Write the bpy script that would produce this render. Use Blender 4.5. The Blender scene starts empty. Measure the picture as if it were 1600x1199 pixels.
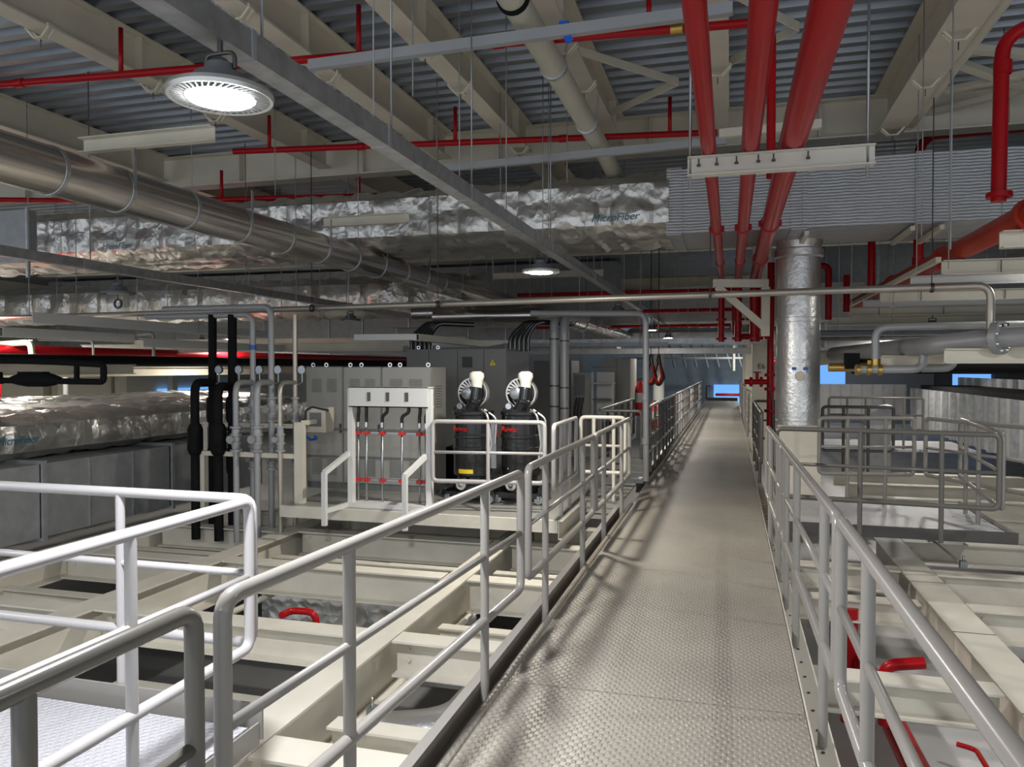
import bpy, bmesh, math, random
from mathutils import Vector, Matrix, noise
random.seed(7)
S = bpy.context.scene; COL = S.collection
# ---------------- camera ----------------
F = 1202.0; CZ = 1.6
TH = math.atan((1141-800)/F); PI_ = math.atan((599.5-574)/F)
st, ct, sp, cp = math.sin(TH), math.cos(TH), math.sin(PI_), math.cos(PI_)
FW = Vector((-st*cp, ct*cp, -sp)); RT = Vector((ct, st, 0)); UP = Vector((-st*sp, ct*sp, cp))
cam = bpy.data.cameras.new('camera'); cam.sensor_width = 36; cam.lens = F/1600*36; cam.clip_end = 200; cam.clip_start = .05
co = bpy.data.objects.new('camera', cam); COL.objects.link(co); S.camera = co
co.matrix_world = Matrix(((RT.x, UP.x, -FW.x, 0), (RT.y, UP.y, -FW.y, 0), (RT.z, UP.z, -FW.z, CZ), (0, 0, 0, 1)))
def P(x, y, X=None, Y=None, Z=None):
    """a measured spot of the place: where the sight line through it meets a real plane"""
    d = FW + RT*((x-800)/F) + UP*((599.5-y)/F)
    t = X/d.x if X is not None else Y/d.y if Y is not None else (Z-CZ)/d.z
    return Vector((0, 0, CZ)) + d*t
# ---------------- materials ----------------
M = {}
def mat(name, col, rough=.5, metal=0., bump=None, bs=.3, scale=8., var=0., emit=None, es=0., coat=0., spec=None, bd=.01, bsc=None):
    m = bpy.data.materials.new(name); m.use_nodes = True; n = m.node_tree.nodes; l = m.node_tree.links
    b = n['Principled BSDF']; b.inputs['Base Color'].default_value = (*col, 1); b.inputs['Roughness'].default_value = rough
    b.inputs['Metallic'].default_value = metal
    if coat: b.inputs['Coat Weight'].default_value = coat
    if spec is not None: b.inputs['Specular IOR Level'].default_value = spec
    if emit: b.inputs['Emission Color'].default_value = (*emit, 1); b.inputs['Emission Strength'].default_value = es
    tc = n.new('ShaderNodeTexCoord')
    if var:
        t = n.new('ShaderNodeTexNoise'); t.inputs['Scale'].default_value = scale*.35; t.inputs['Detail'].default_value = 6
        l.new(tc.outputs['Object'], t.inputs['Vector'])
        r = n.new('ShaderNodeMapRange'); r.inputs[1].default_value = .3; r.inputs[2].default_value = .7
        r.inputs[3].default_value = 1-var; r.inputs[4].default_value = 1+var
        l.new(t.outputs['Fac'], r.inputs[0])
        x = n.new('ShaderNodeMix'); x.data_type = 'RGBA'; x.blend_type = 'MULTIPLY'; x.inputs[0].default_value = 1
        x.inputs[6].default_value = (*col, 1); l.new(r.outputs[0], x.inputs[7]); l.new(x.outputs[2], b.inputs['Base Color'])
    if bump:
        if bump == 'noise':
            t = n.new('ShaderNodeTexNoise'); t.inputs['Scale'].default_value = scale; t.inputs['Detail'].default_value = 5
            l.new(tc.outputs['Object'], t.inputs['Vector']); h = t.outputs['Fac']
        elif bump == 'crinkle':
            scale = bsc or scale
            t0 = n.new('ShaderNodeTexNoise'); t0.inputs['Scale'].default_value = scale*.5; t0.inputs['Detail'].default_value = 3
            l.new(tc.outputs['Object'], t0.inputs['Vector'])
            a = n.new('ShaderNodeMix'); a.data_type = 'RGBA'; a.inputs[0].default_value = .22
            l.new(tc.outputs['Object'], a.inputs[6]); l.new(t0.outputs['Color'], a.inputs[7])
            t = n.new('ShaderNodeTexVoronoi'); t.inputs['Scale'].default_value = scale; l.new(a.outputs[2], t.inputs['Vector'])
            t2 = n.new('ShaderNodeTexVoronoi'); t2.inputs['Scale'].default_value = scale*2.7; l.new(a.outputs[2], t2.inputs['Vector'])
            q = n.new('ShaderNodeMath'); q.operation = 'MULTIPLY_ADD'; q.inputs[1].default_value = .35; l.new(t2.outputs['Distance'], q.inputs[0]); l.new(t.outputs['Distance'], q.inputs[2])
            h = q.outputs[0]
        elif bump == 'weave':
            t = n.new('ShaderNodeTexWave'); t.bands_direction = 'Z'; t.inputs['Scale'].default_value = scale; t.inputs['Distortion'].default_value = 2.5
            t.inputs['Detail'].default_value = 3
            l.new(tc.outputs['Object'], t.inputs['Vector']); h = t.outputs['Fac']
        elif bump == 'plate':
            sx = n.new('ShaderNodeSeparateXYZ'); l.new(tc.outputs['Object'], sx.inputs[0])
            def mm(op, a, bb=None, c=None):
                q = n.new('ShaderNodeMath'); q.operation = op
                for i, v in enumerate((a, bb, c)):
                    if v is None: continue
                    if isinstance(v, (int, float)): q.inputs[i].default_value = v
                    else: l.new(v, q.inputs[i])
                return q.outputs[0]
            kx, ky = 2*math.pi/.042, 2*math.pi/.056
            tn = n.new('ShaderNodeTexNoise'); tn.inputs['Scale'].default_value = 9; l.new(tc.outputs['Object'], tn.inputs['Vector']); wob = mm('MULTIPLY', tn.outputs['Fac'], 7.0)
            a = mm('SINE', mm('ADD', mm('MULTIPLY', sx.outputs[0], kx), wob)); c = mm('SINE', mm('MULTIPLY', sx.outputs[1], ky))
            h = mm('MAXIMUM', mm('MULTIPLY', a, c), 0.0)
            h = mm('POWER', h, .6)
        bn = n.new('ShaderNodeBump'); bn.inputs['Strength'].default_value = bs; bn.inputs['Distance'].default_value = bd
        l.new(h, bn.inputs['Height']); l.new(bn.outputs[0], b.inputs['Normal'])
    M[name] = m; return m
mat('cream', (.70, .655, .54), .42, var=.07, scale=6)
mat('creamfloor', (.68, .645, .55), .45, var=.08, scale=8)
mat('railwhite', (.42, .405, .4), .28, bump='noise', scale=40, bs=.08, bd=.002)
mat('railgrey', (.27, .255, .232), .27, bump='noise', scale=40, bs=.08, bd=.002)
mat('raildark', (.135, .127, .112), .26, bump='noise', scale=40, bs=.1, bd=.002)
mat('railcream', (.66, .63, .55), .3)
mat('red', (.40, .007, .011), .28, var=.06, scale=6, spec=.22)
mat('orange', (.45, .035, .012), .4, var=.1, scale=6, spec=.15)
mat('galv', (.52, .54, .56), .42, .85, var=.18, scale=30, bump='noise', bs=.05)
mat('galvdull', (.4, .41, .42), .5, .4, var=.12, scale=20)
mat('strutgrey', (.42, .43, .45), .5, .25, var=.05)
mat('deck', (.30, .325, .36), .42, .7, var=.1, scale=5, bump='noise', bs=.12)
mat('foil', (.7, .685, .65), .33, .85, var=.08, scale=4, bump='crinkle', bs=.45, bd=.05, bsc=5)
mat('foilfine', (.74, .735, .72), .36, .85, bump='noise', scale=18, bs=.4, bd=.02)
mat('panelsheet', (.62, .61, .6), .4, .6, var=.1, scale=6)
mat('woven', (.5, .51, .53), .5, .6, bump='weave', scale=9, bs=.35, bd=.02, var=.06)
mat('steel', (.64, .605, .57), .23, .95, var=.12, scale=3)
mat('pipesteel', (.5, .46, .4), .4, .7, var=.1)
mat('pipegrey', (.36, .365, .37), .45, .2, var=.06)
mat('creampipe', (.56, .55, .45), .4, var=.05)
mat('plate', (.315, .29, .245), .42, .15, var=.14, scale=3, bump='plate', bs=.8, bd=.005)
mat('plategrey', (.5, .5, .525), .38, .15, var=.06, scale=3, bump='plate', bs=.9, bd=.006)
mat('platformgrey', (.33, .325, .3), .45, .1, var=.1)
mat('black', (.006, .006, .007), .8, spec=.2, bump='noise', scale=30, bs=.2)
mat('gloss', (.012, .013, .014), .22, coat=.4)
mat('cabgrey', (.36, .355, .33), .42)
mat('cabdark', (.17, .175, .172), .42)
mat('seam', (.05, .05, .05), .6)
mat('panelwhite', (.78, .77, .76), .5, var=.05)
mat('white', (.72, .72, .7), .4)
mat('zinc', (.4, .42, .44), .35, .9)
mat('chrome', (.8, .8, .8), .15, 1.)
mat('alu', (.7, .7, .68), .4, .8)
mat('bolt', (.12, .115, .11), .45, .8)
mat('fixture', (.16, .17, .18), .5, .3)
mat('lens', (1, 1, 1), .3, emit=(.93, .97, 1), es=60)
mat('lensfar', (1, 1, 1), .3, emit=(.97, .98, 1), es=25)
mat('lensoff', (.5, .5, .5), .3)
mat('teal', (.02, .16, .24), .5)
mat('yellow', (.75, .55, .02), .45)
mat('redmark', (.6, .02, .02), .45)
mat('blue', (.02, .11, .5), .4)
mat('bluetape', (.01, .13, .75), .45)
mat('brass', (.55, .36, .1), .3, .9)
mat('bluewall', (.30, .37, .43), .7, var=.1)
mat('bluelit', (.15, .4, .85), .5, emit=(.14, .36, .8), es=.75)
mat('greywall', (.30, .31, .32), .7, var=.08, scale=2)
mat('creamwall', (.66, .63, .52), .7, var=.05, scale=2)
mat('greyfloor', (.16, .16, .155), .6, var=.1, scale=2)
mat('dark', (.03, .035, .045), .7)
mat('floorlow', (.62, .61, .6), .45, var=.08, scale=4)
mat('rubber', (.03, .03, .03), .5)
mat('filter', (.85, .82, .72), .8, bump='noise', scale=30, bs=.3)
mat('glass', (.1, .12, .13), .1)
# ---------------- mesh building ----------------
def fillet(pts, r, n=5):
    pts = [Vector(p) for p in pts]; out = [pts[0]]
    for i in range(1, len(pts)-1):
        a, b, c = pts[i-1], pts[i], pts[i+1]; u = (a-b); v = (c-b); lu, lv = u.length, v.length
        if lu < 1e-6 or lv < 1e-6: continue
        u /= lu; v /= lv; d = u.dot(v)
        if d < -.999 or r <= 0: out.append(b); continue
        ang = math.acos(max(-1, min(1, d))); t = min(r/math.tan(ang/2), lu*.49, lv*.49)
        s, e = b+u*t, b+v*t
        for k in range(n+1):
            f = k/n; out.append(s*(1-f)**2 + b*2*f*(1-f) + e*f*f)
    out.append(pts[-1]); return out
WHOLE = {'vent', 'side_vent', 'fin_ring', 'exhaust_elbow'}
class MB:
    def __init__(s): s.v = []; s.f = []; s.sm = []; s.ck = []
    def add(s, vs, fs, smooth=False):
        b = len(s.v); s.v += [tuple(v) for v in vs]; s.ck.append((b, len(s.v), len(s.f), len(s.f)+len(fs)))
        for f in fs: s.f.append([i+b for i in f]); s.sm.append(smooth)
        return s
    def box(s, x0, x1, y0, y1, z0, z1):
        vs = [(x, y, z) for z in (z0, z1) for y in (y0, y1) for x in (x0, x1)]
        return s.add(vs, [(0, 2, 3, 1), (4, 5, 7, 6), (0, 1, 5, 4), (2, 6, 7, 3), (0, 4, 6, 2), (1, 3, 7, 5)])
    def prism(s, prof, p0, p1, up=Vector((0, 0, 1))):
        """closed 2D profile (side, up) extruded from p0 to p1"""
        p0, p1 = Vector(p0), Vector(p1); d = (p1-p0).normalized(); sd = d.cross(up).normalized(); u = sd.cross(d)
        n = len(prof); vs = [p0+sd*a+u*b for a, b in prof]+[p1+sd*a+u*b for a, b in prof]
        fs = [(i, (i+1) % n, n+(i+1) % n, n+i) for i in range(n)]+[tuple(range(n-1, -1, -1)), tuple(range(n, 2*n))]
        return s.add(vs, fs)
    def bar(s, p0, p1, w, h, up=Vector((0, 0, 1))):
        return s.prism([(-w/2, -h/2), (w/2, -h/2), (w/2, h/2), (-w/2, h/2)], p0, p1, up)
    def ibeam(s, p0, p1, w, h, t=.014, tw=.012):
        """p0, p1 on the top face centre line; profile hangs below"""
        a, b = w/2, tw/2
        pr = [(-a, 0), (-a, -t), (-b, -t), (-b, -h+t), (-a, -h+t), (-a, -h), (a, -h), (a, -h+t), (b, -h+t), (b, -t), (a, -t), (a, 0)]
        return s.prism(pr[::-1], p0, p1)
    def channel(s, p0, p1, w, h, t=.008, side=1):
        """C section, web on one side, open on the other; p on the top centre"""
        a = w/2*side
        pr = [(-a, 0), (a, 0), (a, -t), (-a+t*side, -t), (-a+t*side, -h+t), (a, -h+t), (a, -h), (-a, -h)]
        return s.prism(pr, p0, p1)
    def tube(s, pts, r, seg=12, fr=0., caps=True, closed=False):
        pts = fillet(pts, fr) if fr else [Vector(p) for p in pts]
        if isinstance(r, (list, tuple)):
            rr = [r[min(len(r)-1, round(i*(len(r)-1)/(len(pts)-1)))] for i in range(len(pts))]
        else: rr = [r]*len(pts)
        n = len(pts); t0 = (pts[1]-pts[0]).normalized()
        a = Vector((0, 0, 1)) if abs(t0.z) < .9 else Vector((1, 0, 0)); u = t0.cross(a).normalized(); vs = []
        for i in range(n):
            t = (pts[min(i+1, n-1)]-pts[max(i-1, 0)])
            t = t.normalized() if t.length > 1e-9 else t0
            u = (u-t*u.dot(t)).normalized(); w = t.cross(u)
            for k in range(seg):
                g = 2*math.pi*k/seg; vs.append(pts[i]+(u*math.cos(g)+w*math.sin(g))*rr[i])
        fs = [(i*seg+k, i*seg+(k+1) % seg, (i+1)*seg+(k+1) % seg, (i+1)*seg+k) for i in range(n-1) for k in range(seg)]
        s.add(vs, fs, True)
        if caps:
            b = len(s.v)-n*seg
            s.f.append([b+k for k in range(seg-1, -1, -1)]); s.sm.append(False)
            s.f.append([b+(n-1)*seg+k for k in range(seg)]); s.sm.append(False)
            c = s.ck[-1]; s.ck[-1] = (c[0], c[1], c[2], len(s.f))
        return s
    def lathe(s, prof, c=(0, 0, 0), axis='z', seg=24, smooth=True):
        c = Vector(c); n = len(prof); vs = []
        for r, h in prof:
            for k in range(seg):
                g = 2*math.pi*k/seg; a, b = r*math.cos(g), r*math.sin(g)
                vs.append(c+Vector({'z': (a, b, h), 'y': (a, h, b), 'x': (h, a, b)}[axis]))
        fs = [(i*seg+k, i*seg+(k+1) % seg, (i+1)*seg+(k+1) % seg, (i+1)*seg+k) for i in range(n-1) for k in range(seg)]
        return s.add(vs, fs, smooth)
    def clusters(s):
        bb = []
        for c in s.ck:
            vs = s.v[c[0]:c[1]]; bb.append(([min(v[i] for v in vs)-.004 for i in range(3)], [max(v[i] for v in vs)+.004 for i in range(3)], [c]))
        ch = True
        while ch:
            ch = False; out = []
            for b in bb:
                for o in out:
                    if all(b[0][i] <= o[1][i] and o[0][i] <= b[1][i] for i in range(3)):
                        for i in range(3): o[0][i] = min(o[0][i], b[0][i]); o[1][i] = max(o[1][i], b[1][i])
                        o[2].extend(b[2]); ch = True; break
                else: out.append(b)
            bb = out
        return [b[2] for b in bb]
    def build(s, name, m, parent=None):
        if parent is not None and name not in WHOLE and len(s.ck) > 1:
            cs = s.clusters()
            if 1 < len(cs) <= 60:
                for cl in cs:
                    k = MB()
                    for (a, b, c, e) in cl:
                        o = len(k.v)-a; k.v += s.v[a:b]; k.f += [[i+o for i in f] for f in s.f[c:e]]; k.sm += s.sm[c:e]
                    r = k.build(name, m, parent)
                return r
        me = bpy.data.meshes.new(name); me.from_pydata(s.v, [], s.f)
        me.polygons.foreach_set('use_smooth', s.sm)
        bm = bmesh.new(); bm.from_mesh(me); bmesh.ops.recalc_face_normals(bm, faces=bm.faces)
        if len(bm.verts) < 60000:
            for e in bm.edges:
                if len(e.link_faces) == 2 and e.calc_face_angle(0) > .55: e.smooth = False
        bm.to_mesh(me); bm.free()
        me.materials.append(M[m] if isinstance(m, str) else m)
        o = bpy.data.objects.new(name, me); COL.objects.link(o)
        if parent is not None:
            o.parent = parent; o.matrix_parent_inverse = Matrix.Translation(-parent.location)
        return o
def tag(o, label=None, cat=None, group=None, kind=None):
    if label: o['label'] = label
    if cat: o['category'] = cat
    if group: o['group'] = group
    if kind: o['kind'] = kind
    return o
def root(name, loc, label, cat, group=None, kind=None):
    o = bpy.data.objects.new(name, None); COL.objects.link(o); o.location = Vector(loc); o.empty_display_size = .1
    return tag(o, label, cat, group, kind)
def one(name, mb, m, label, cat, group=None, kind=None):
    return tag(mb.build(name, m), label, cat, group, kind)
def dup(r, loc, label=None, group=None):
    kids = list(r.children_recursive); c = r.copy(); COL.objects.link(c); d = {r: c}
    for ch in kids:
        k = ch.copy(); COL.objects.link(k); d[ch] = k
    for ch in kids: d[ch].parent = d[ch.parent]
    c.location = Vector(loc)
    if label: c['label'] = label
    if group: c['group'] = group
    return c
def text(txt, size, m, parent, origin, xdir, updir, name='lettering', shear=0., ext=.0015, label=None):
    cu = bpy.data.curves.new(name, 'FONT'); cu.body = txt; cu.size = size; cu.extrude = ext; cu.shear = shear; cu.align_x = 'CENTER'; cu.align_y = 'CENTER'
    t = bpy.data.objects.new(name, cu); COL.objects.link(t)
    me = bpy.data.meshes.new_from_object(t.evaluated_get(bpy.context.evaluated_depsgraph_get())); bpy.data.objects.remove(t)
    x = Vector(xdir).normalized(); u = Vector(updir).normalized(); z = x.cross(u)
    mw = Matrix(((x.x, u.x, z.x, origin[0]), (x.y, u.y, z.y, origin[1]), (x.z, u.z, z.z, origin[2]), (0, 0, 0, 1)))
    me.transform(mw); me.materials.clear(); me.materials.append(M[m])
    o = bpy.data.objects.new(name, me); COL.objects.link(o)
    if parent: o.parent = parent; o.matrix_parent_inverse = Matrix.Translation(-parent.location)
    if label: o['label'] = label
    return o
V = Vector
# =============== SETTING ===============
ZB = 4.42; ZD = 4.8
d = MB()                                        # ribbed steel roof deck: real trapezoid ribs running along X
x0, x1 = -30, 12; y = -3.0
prof = []
while y < 46:
    prof += [(y, ZD), (y+.1, ZD), (y+.125, ZD+.06), (y+.215, ZD+.06)]; y += .24
n = len(prof); vs = [(x0, a, b) for a, b in prof]+[(x1, a, b) for a, b in prof]
d.add(vs, [(i, i+1, n+i+1, n+i) for i in range(n-1)])
d.box(x0, x1, -3, 46, ZD+.075, ZD+.2)
tag(d.build('ceiling', 'deck'), 'ribbed galvanised steel roof deck above the beams', 'ceiling', kind='structure')
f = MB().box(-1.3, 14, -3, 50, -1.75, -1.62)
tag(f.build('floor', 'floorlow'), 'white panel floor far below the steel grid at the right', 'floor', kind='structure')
f = MB().box(-30, -1.302, -3, 50, -1.75, -1.62)  # left part coloured darker to stand in for the dark gaps between beams
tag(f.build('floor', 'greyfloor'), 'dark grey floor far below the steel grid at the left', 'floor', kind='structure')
w = MB().box(-9, 1.6, 48, 48.2, -1.62, 4.8); tag(w.build('wall_far', 'bluewall'), 'pale blue wall closing the far end of the hall', 'wall', kind='structure')
w = MB().box(-30, -9.01, 48, 48.2, -1.62, 4.8).box(1.61, 14, 48, 48.2, -1.62, 4.8); tag(w.build('wall_far', 'greywall'), 'grey far wall to either side of the blue end wall', 'wall', kind='structure')
w = MB().box(-26, -25.8, -3, 48, -1.62, 4.8); tag(w.build('wall_left', 'creamwall'), 'cream wall far off at the left', 'wall', kind='structure')
w = MB().box(11, 11.2, 1, 48, -1.62, 4.8); tag(w.build('wall_right', 'dark'), 'dark blue wall at the right', 'wall', kind='structure')
wn = MB()
tag(MB().box(-.95, .75, 47.9, 47.97, -1.2, .55).build('window_1', 'bluelit'), 'blue daylit window low on the end wall', 'window', kind='structure')
wa, wb = P(1281, 607, Y=27), P(1321, 566, Y=27)
tag(MB().box(wa.x, wb.x, 27, 27.06, wa.z, wb.z).build('window_2', 'bluelit'), 'bright blue window beyond the corrugated panels', 'window', kind='structure')
wa, wb = P(1488, 603, X=10.9), P(1546, 566, X=10.9)
tag(MB().box(10.9, 10.97, min(wa.y, wb.y), max(wa.y, wb.y), wa.z, wb.z).build('window_3', 'bluelit'), 'bright blue window on the right wall under the black pipes', 'window', kind='structure')
wa, wb = P(250, 621, X=-25.6), P(302, 606, X=-25.6)
tag(MB().box(-25.75, -25.62, wa.y, wb.y+3, wa.z, wb.z).build('window_4', 'bluelit'), 'long blue window far off at the left', 'window', kind='structure')
# =============== ROOF STEEL ===============
beams = [  # X, y-start, width, label
    (-8.3, 'cream roof beam farthest left, above the round steel duct'),
    (-5.55, 'cream roof beam left of the near round lamp'),
    (-3.75, 'cream roof beam passing just over the near round lamp'),
    (-2.62, 'cream roof beam between the lamp trunking and the pale pipe'),
    (-1.42, 'cream roof beam directly above the pale pipe'),
    (-.13, 'cream roof beam over the left red main')]
for X, lab in beams:
    b = MB().ibeam((X, -2.5, ZB+.38), (X, 9.86, ZB+.38), .2, .38, .018, .014)
    for yy in (3.2, 6.2, 9.2): b.box(X+.008, X+.095, yy, yy+.012, ZB+.02, ZB+.36); b.box(X-.095, X-.008, yy, yy+.012, ZB+.02, ZB+.36)
    one('roof_beam', b, 'cream', lab, 'beam', 'cream roof beams running along the walkway', 'structure')
b = MB().ibeam((1.75, -2.5, 4.8), (1.75, 9.86, 4.8), .3, .5, .02, .016)
b.tube([(1.98, -2.5, 4.42), (1.98, 9.8, 4.42)], .08, 12)
one('roof_beam', b, 'cream', 'deep cream roof beam at the upper right with a pipe along it', 'beam', 'cream roof beams running along the walkway', 'structure')
b = MB().ibeam((-14, 10.0, 4.79), (11, 10.0, 4.79), .26, .47, .02, .016)
for k in range(12): b.box(-13+2*k, -12.985+2*k, 9.88, 10.12, 4.35, 4.77)
one('roof_girder', b, 'cream', 'cream cross girder above the crumpled foil duct', 'girder', 'cream cross girders', 'structure')
for yy, lab in ((18.5, 'cream cross girder behind the foil duct, over the tall cabinets'), (28, 'cream cross girder nearest the far end wall')):
    one('roof_girder', MB().ibeam((-20, yy, 4.79), (11, yy, 4.79), .26, .47, .02, .016), 'cream', lab, 'girder', 'cream cross girders', 'structure')
for X in (-8.3, -5.55, -2.62, -.13):
    one('roof_beam', MB().ibeam((X, 10.14, ZB+.38), (X, 18.3, ZB+.38), .2, .38, .018, .014), 'cream', 'cream roof beam beyond the first cross girder', 'beam', 'cream roof beams behind the girder', 'structure')
for k, (a, c, e, lab) in enumerate([((880, 72), (1060, 128), None, 'cream brace bar sloping up right of the pale pipe'), ((1060, 128), (925, 190), None, 'cream brace bar sloping down to the pale pipe'),
        ((1150, -8), (1248, 42), None, 'cream brace bar behind the middle red main'), ((1248, 42), (1142, 96), None, 'cream brace bar crossing behind the two right red mains'),
        ((1472, 72), (1640, 88), None, 'cream brace bar level at the upper right'), ((1478, 92), (1640, 150), None, 'cream brace bar sloping down at the upper right'), ((1440, 150), (1640, 108), None, 'cream brace bar rising to the right corner'), ((1420, 185), (1640, 130), None, 'lowest cream brace bar at the upper right')]):
    one('roof_brace', MB().bar(P(*a, Z=4.55), P(*c, Z=4.55), .012 if k < 4 else .1, .08 if k < 4 else .06), 'cream', lab, 'brace', 'diagonal roof braces', 'structure')
# beam clamps with hanging hooks under the roof beams
def clamp():
    r = root('beam_clamp', (0, 0, 0), '', 'clamp', 'cream clamps gripping the roof beams')
    m = MB()
    for sx in (-1, 1): m.bar((.115*sx, -.04, .02), (.115*sx, .04, .02), .02, .03); m.bar((.115*sx, -.03, .01), (.04*sx, -.03, -.07), .008, .018); m.bar((.115*sx, .03, .01), (.04*sx, .03, -.07), .008, .018)
    m.build('jaw', 'cream', r)
    MB().bar((-.05, 0, -.07), (.05, 0, -.07), .075, .01).build('saddle', 'cream', r)
    MB().tube([(0, 0, -.07), (0, 0, -.14)], .005, 6).build('bolt', 'bolt', r)
    return r
cl = [(40, 66, -5.55, 'near the left edge of the picture'), (222, 148, -5.55, 'left of the near round lamp'), (310, 195, -5.55, 'just below the near round lamp'),
      (385, 32, -3.75, 'above the near round lamp'), (515, 132, -3.75, 'behind the grey trunking'), (638, 278, -2.62, 'below the cross pipe, over the foil duct'), (648, 95, -2.62, 'under the upper red cross pipe'), (706, 150, -2.62, 'between the two red cross pipes'),
      (850, 92, -1.42, 'beside the pale pipe'), (880, 150, -1.42, 'beside the lower half of the pale pipe'), (1140, 120, -.13, 'between the left and middle red mains'), (1395, 125, 1.75, 'lower on the deep right beam'), (1480, 45, 1.75, 'upper on the deep right beam'), (1380, 205, 1.75, 'at the lower end of the deep right beam')]
c0 = None
for x, y, X, lab in cl:
    p = P(x, y, Z=4.33); z = 4.41 if X != 1.75 else 4.29
    L = 'cream beam clamp ' + lab
    if c0 is None: c0 = clamp(); c0.location = (X, min(p.y, 9.6), z); c0['label'] = L
    else: dup(c0, (X, min(p.y, 9.6), z), L)
# =============== FLOOR STEEL GRID ===============
ZT = -.35
def fbeam(p0, p1, w, h, lab, m='creamfloor', plates=(), group='cream floor beams', name='floor_beam'):
    b = MB().ibeam(p0, p1, w, h, .016, .012); d_ = (V(p1)-V(p0)).normalized(); s = V((-d_.y, d_.x, 0))
    for q in plates:
        c = V(p0).lerp(V(p1), q)
        b.prism([(-w*.45, -.02), (w*.45, -.02), (w*.45, -h+.02), (-w*.45, -h+.02)], c, c+d_*.012)
    for e, c in ((.0, V(p0)), (1, V(p1))):
        q = c + d_*(.1 if e == 0 else -.1)
        for sg in (-1, 1):
            for hz in (.08, .16):
                if hz < h-.03: b.lathe([(0, -.014*sg), (.012, -.014*sg), (.012, 0), (0, 0)], q+s*sg*.008*0+V((0, -.012*sg if abs(d_.x) > .5 else 0, -hz)), 'y', 6, False)
    return one(name, b, m, lab, 'beam', group, 'structure')
fbeam((-2.43, .3, ZT), (-2.43, 8.9, ZT), .22, .42, 'bright cream floor beam running along beside the walkway at its left')
fbeam((-5.05, 1.0, ZT), (-5.05, 9.0, ZT), .24, .42, 'cream floor beam running towards the pipe stand', plates=(.55, .75, .93))
fbeam((-7.0, 2, ZT-.02), (-7.0, 10, ZT-.02), .3, .3, 'cream floor beam along the foot of the long box duct')
rows = [(3.42, .24, .2, ZT), (4.15, .15, .16, -.55), (5.1, .2, .26, ZT), (5.95, .12, .14, -.55), (6.72, .2, .3, ZT), (7.5, .12, .14, -.5), (8.15, .18, .28, ZT), (9.15, .15, .2, ZT)]
nm = ['nearest', 'second', 'third', 'fourth', 'fifth', 'sixth', 'seventh', 'eighth']
for k, (yy, w, h, z) in enumerate(rows):
    fbeam((-2.31, yy, z), (-1.27, yy, z), w, h, 'cream floor beam between long beam and walkway, %s from the camera' % nm[k])
    if yy > 3.5 and k != 3: fbeam((-4.92, yy, z), (-2.56, yy, z), w, h, 'cream floor beam left of the long bright beam, %s from the camera' % nm[k-1])
    if yy > 4.3: fbeam((-6.84, yy-.1, z), (-5.18, yy-.1, z), w, h, 'cream floor beam beside the box duct, %s from the camera' % nm[k-2])
# right of walkway
g = fbeam((1.73, .2, ZT), (1.73, 10.2, ZT), .28, .42, 'wide cream floor beam running along at the right', plates=(.28, .38, .47, .57, .66), group='cream floor beams')
sl = MB()
for yy in (4.9, 6.3, 7.7): sl.box(1.588, 1.872, yy, yy+.006, ZT, ZT+.003)
sl.build('joint', 'seam', g)
for k, (yy, w, h, z) in enumerate([(3.3, .16, .2, ZT), (5.25, .2, .22, ZT), (7.2, .16, .2, ZT-.05), (8.15, .2, .22, ZT)]):
    fbeam((.5, yy, z), (1.58, yy, z), w, h, 'grey-white floor beam under the right railing, %s from the camera' % nm[k])
for k, (yy, w, h, z) in enumerate([(5.6, .2, .24, ZT), (7.0, .2, .26, ZT), (8.1, .2, .28, ZT), (9.5, .16, .22, ZT), (11.2, .2, .26, ZT), (12.6, .2, .26, ZT), (14, .2, .26, ZT), (15.5, .2, .26, ZT)]):
    fbeam((1.88, yy, z), (6.2, yy, z), w, h, 'pale floor beam right of the wide beam, %s from the camera' % nm[k])
# =============== WALKWAY ===============
wk = root('walkway', (-.38, 0, 0), 'beige chequer plate walkway running straight to the far end', 'walkway')
yy = -1.0
while yy < 37.5:
    y1 = yy+2.37
    MB().box(-1.10, .34, yy, y1-.008, -.012, 0).build('deck_plate', 'plate', wk); yy = y1
lip = MB(); lip.tube([(-1.10, -1, .0), (-1.10, 9.0, .0)], .022, 8); lip.tube([(-1.10, 10.6, .0), (-1.10, 37, .0)], .022, 8); lip.build('rolled_edge', 'plate', wk)
k = MB()
for a, b in ((-1, 9.05), (10.6, 37)):
    k.channel((-1.215, a, .035), (-1.215, b, .035), .05, .16, .008, 1)
k.build('side_channel', 'railgrey', wk)
k = MB(); k.box(.345, .352, -1, 37, -.14, .004); k.box(.352, .47, -1, 37, -.14, -.13); k.build('right_angle', 'railcream', wk)
bolts = MB()
for i in range(90): bolts.lathe([(.0, .006), (.008, .006), (.008, 0)], (.41, 3+i*.22, -.13), 'z', 6, False)
bolts.build('bolt', 'bolt', wk)['kind'] = 'stuff'
k = MB(); k.ibeam((-.98, -1, -.02), (-.98, 37, -.02), .1, .28); k.ibeam((.22, -1, -.02), (.22, 37, -.02), .1, .28); k.build('support_girder', 'creamfloor', wk)
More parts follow.
